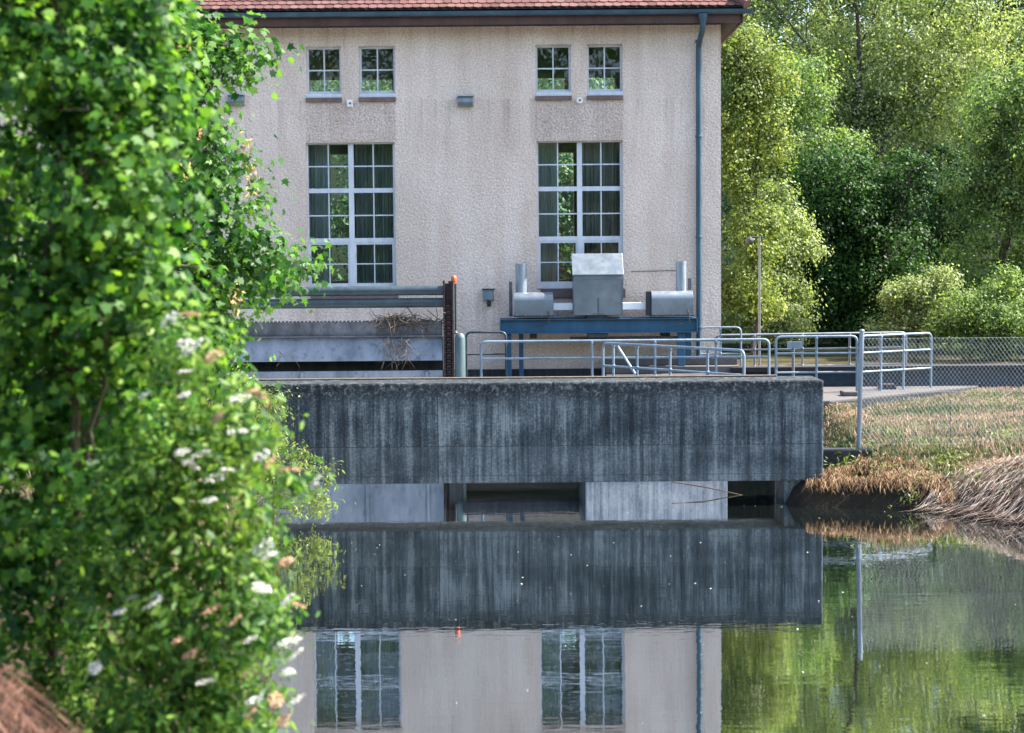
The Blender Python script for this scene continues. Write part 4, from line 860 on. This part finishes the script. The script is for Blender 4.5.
blades('dry_reeds', 16000, (5.9, 11, 17, 25.3), .55, 1.0, 'straw', 72, .005, lambda x, y, d, rg: (d < 1.9) & (d > .02) & (y < 24.5-.1*(x-6)), (-1.0, -.6), .28, .13)
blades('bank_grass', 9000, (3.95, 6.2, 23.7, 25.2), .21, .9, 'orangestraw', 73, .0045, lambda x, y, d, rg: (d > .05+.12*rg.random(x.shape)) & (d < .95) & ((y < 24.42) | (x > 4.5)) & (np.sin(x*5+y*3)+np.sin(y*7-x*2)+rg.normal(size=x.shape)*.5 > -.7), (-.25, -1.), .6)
blades('tall_grass', 3800, (5.3, 9.5, 24.0, 27.2), .30, .75, 'lawn', 74, .006, lambda x, y, d, rg: (d > .4) & (np.sin(x*2.3+y*1.1)+np.sin(y*3.1-x) > .1))
blades('bank_weeds', 5200, (4.6, 9.5, 23, 27.5), .20, .7, 'greenblade', 77, .006, lambda x, y, d, rg: (d > .06) & (d < 2.6) & (np.sin(x*3.1+1.2)+np.sin(y*3.7+x)+.5*np.sin(x*8+y*5) > .75))
blades('dry_brush', 9000, (-2.9, -1.2, 5.2, 7.0), .30, 1.1, 'bracken', 75, .0035, lambda x, y, d, rg: d > .3)
blades('bank_grass', 4000, (-7, -2.4, 12, 24.2), .35, .8, 'lawn', 76, .008, lambda x, y, d, rg: d > .05)
# wooded slope behind the photographer, seen only in the panes
rg = np.random.default_rng(79); n = 9000; x = rg.uniform(-110, 110, n); y = rg.uniform(-62, -34, n); zg0 = height(x, y); top = 19+4*np.sin(x*.35)+3*np.sin(x*.93+1); pos = np.stack([x, y, zg0+top*rg.random(n)], 1)
o = fill('forest', leaves(pos, rg.normal(size=pos.shape), 2.0*rg.uniform(.6, 1.3, n), DIAM, rg), 4, M['leaf_mid']); tag(o, kind='stuff')
# green weeds along the bank
rg = np.random.default_rng(80); spots = [P(*a) for a in ((912, 505, 23.95), (920, 498, 24.1), (868, 452, 25.5), (950, 462, 24.9), (962, 455, 25.0), (945, 470, 24.7), (1005, 428, 25.9), (1010, 440, 25.6), (1003, 420, 26.1), (838, 472, 24.95), (850, 468, 25.1), (862, 474, 24.9), (992, 395, 29.5), (1015, 392, 29.5), (975, 392, 31.), (890, 480, 24.6))]
pos = []
for c in spots:
    n = 85; q = rg.normal(size=(n, 3))*np.array((.13, .12, .09)); zg0 = gz_(c.x, c.y); pos.append(np.array((c.x, c.y, max(zg0, 0)+.08))+q*np.array((1, 1, 1)))
pos = np.concatenate(pos); pos[:, 2] = np.maximum(pos[:, 2], height(pos[:, 0], pos[:, 1])+.02)
o = fill('weeds', leaves(pos, rg.normal(size=pos.shape)*.6+np.array((0, -.2, .8)), .075*rg.uniform(.5, 1.2, len(pos)), SLIM, rg), 4, M['leaf_shrub']); tag(o, kind='stuff')
# pale strip at the waterline under the reeds
b = MB(); b.tube([P(926, 516.5, 23.75), P(955, 520, 23.45), P(990, 525, 23.05), P(1030, 531.5, 22.5), (7.9, 19.6, .03)], .022, 8); tag(b.build('edging_strip', M['paleconc']), 'narrow pale edging strip along the waterline below the dry reeds', 'edging')
# floating fluff on the water
rg = np.random.default_rng(90); n = 200; x = rg.uniform(-4, 7, n); y = rg.uniform(10, 24.3, n); ok = chan_dist(x, y) < -.1; p = np.stack([x[ok], y[ok], np.full(ok.sum(), .004)], 1)
xe = rg.uniform(-3.4, 7, 2600); ye = rg.uniform(20, 24.44, 2600); de = chan_dist(xe, ye); near = (-de < rg.exponential(.10, 2600)+.02) & (de < -.01) | ((24.45-ye < rg.exponential(.05, 2600)) & (xe < 4.3) & (rg.random(2600) < .35))
p = np.concatenate([p, np.stack([xe[near], ye[near], np.full(near.sum(), .004)], 1)])
nn = np.tile((0, 0, 1.), (len(p), 1))+rg.normal(size=(len(p), 3))*.1; o = fill('fluff', leaves(p, nn, .017*rg.uniform(.3, 1.3, len(p))**2, DIAM, rg, 0), 4, M['fluff']); tag(o, kind='stuff')

# ------------------------------------------------------------------ light, sky, camera
EL, AZ = R(49), R(83)           # azimuth measured from +Y (view direction) towards +X
w = bpy.data.worlds.new('World'); SC.world = w; w.use_nodes = True; nt = w.node_tree; nt.nodes.clear()
sky = nt.nodes.new('ShaderNodeTexSky'); sky.sky_type = 'NISHITA'; sky.sun_disc = False; sky.sun_elevation = EL; sky.sun_rotation = AZ
sky.dust_density = 2.0; sky.ozone_density = 1.0
bg = nt.nodes.new('ShaderNodeBackground'); bg.inputs[1].default_value = .15; wo = nt.nodes.new('ShaderNodeOutputWorld')
nt.links.new(sky.outputs[0], bg.inputs[0]); nt.links.new(bg.outputs[0], wo.inputs[0])
sd = bpy.data.lights.new('sun', 'SUN'); sd.energy = 4.6; sd.angle = R(.53); sd.color = (1, .93, .82)
so = bpy.data.objects.new('sun', sd); COL.objects.link(so)
to_sun = Vector((math.sin(AZ)*math.cos(EL), math.cos(AZ)*math.cos(EL), math.sin(EL))); so.rotation_euler = to_sun.to_track_quat('Z', 'Y').to_euler(); so.location = to_sun*60
cd = bpy.data.cameras.new('camera'); cam = bpy.data.objects.new('camera', cd); COL.objects.link(cam); SC.camera = cam
cd.sensor_width = 36; cd.lens = F/1024*36; cd.clip_end = 5000; cd.clip_start = .1
fw = Vector((0, ca, -sa)); upv = Vector((0, sa, ca)); rt = Vector((1, 0, 0))
u2, r2 = upv*cr-rt*sr*-1*-1, None
r2 = rt*cr-upv*sr; u2 = upv*cr+rt*sr      # pixel axes in the un-rolled frame, see P()
cam.matrix_world = Matrix(((r2.x, u2.x, -fw.x, 0), (r2.y, u2.y, -fw.y, 0), (r2.z, u2.z, -fw.z, H), (0, 0, 0, 1)))
cd.dof.use_dof = True; cd.dof.focus_distance = 30.; cd.dof.aperture_fstop = cd.lens/1000/.022
vs = SC.view_settings; vs.view_transform = 'Standard'; vs.look = 'None'; vs.gamma = 1; vs.exposure = 2.0; vs.use_curve_mapping = False
SC.cycles.max_bounces = 8; SC.cycles.transparent_max_bounces = 8; SC.cycles.use_denoising = True
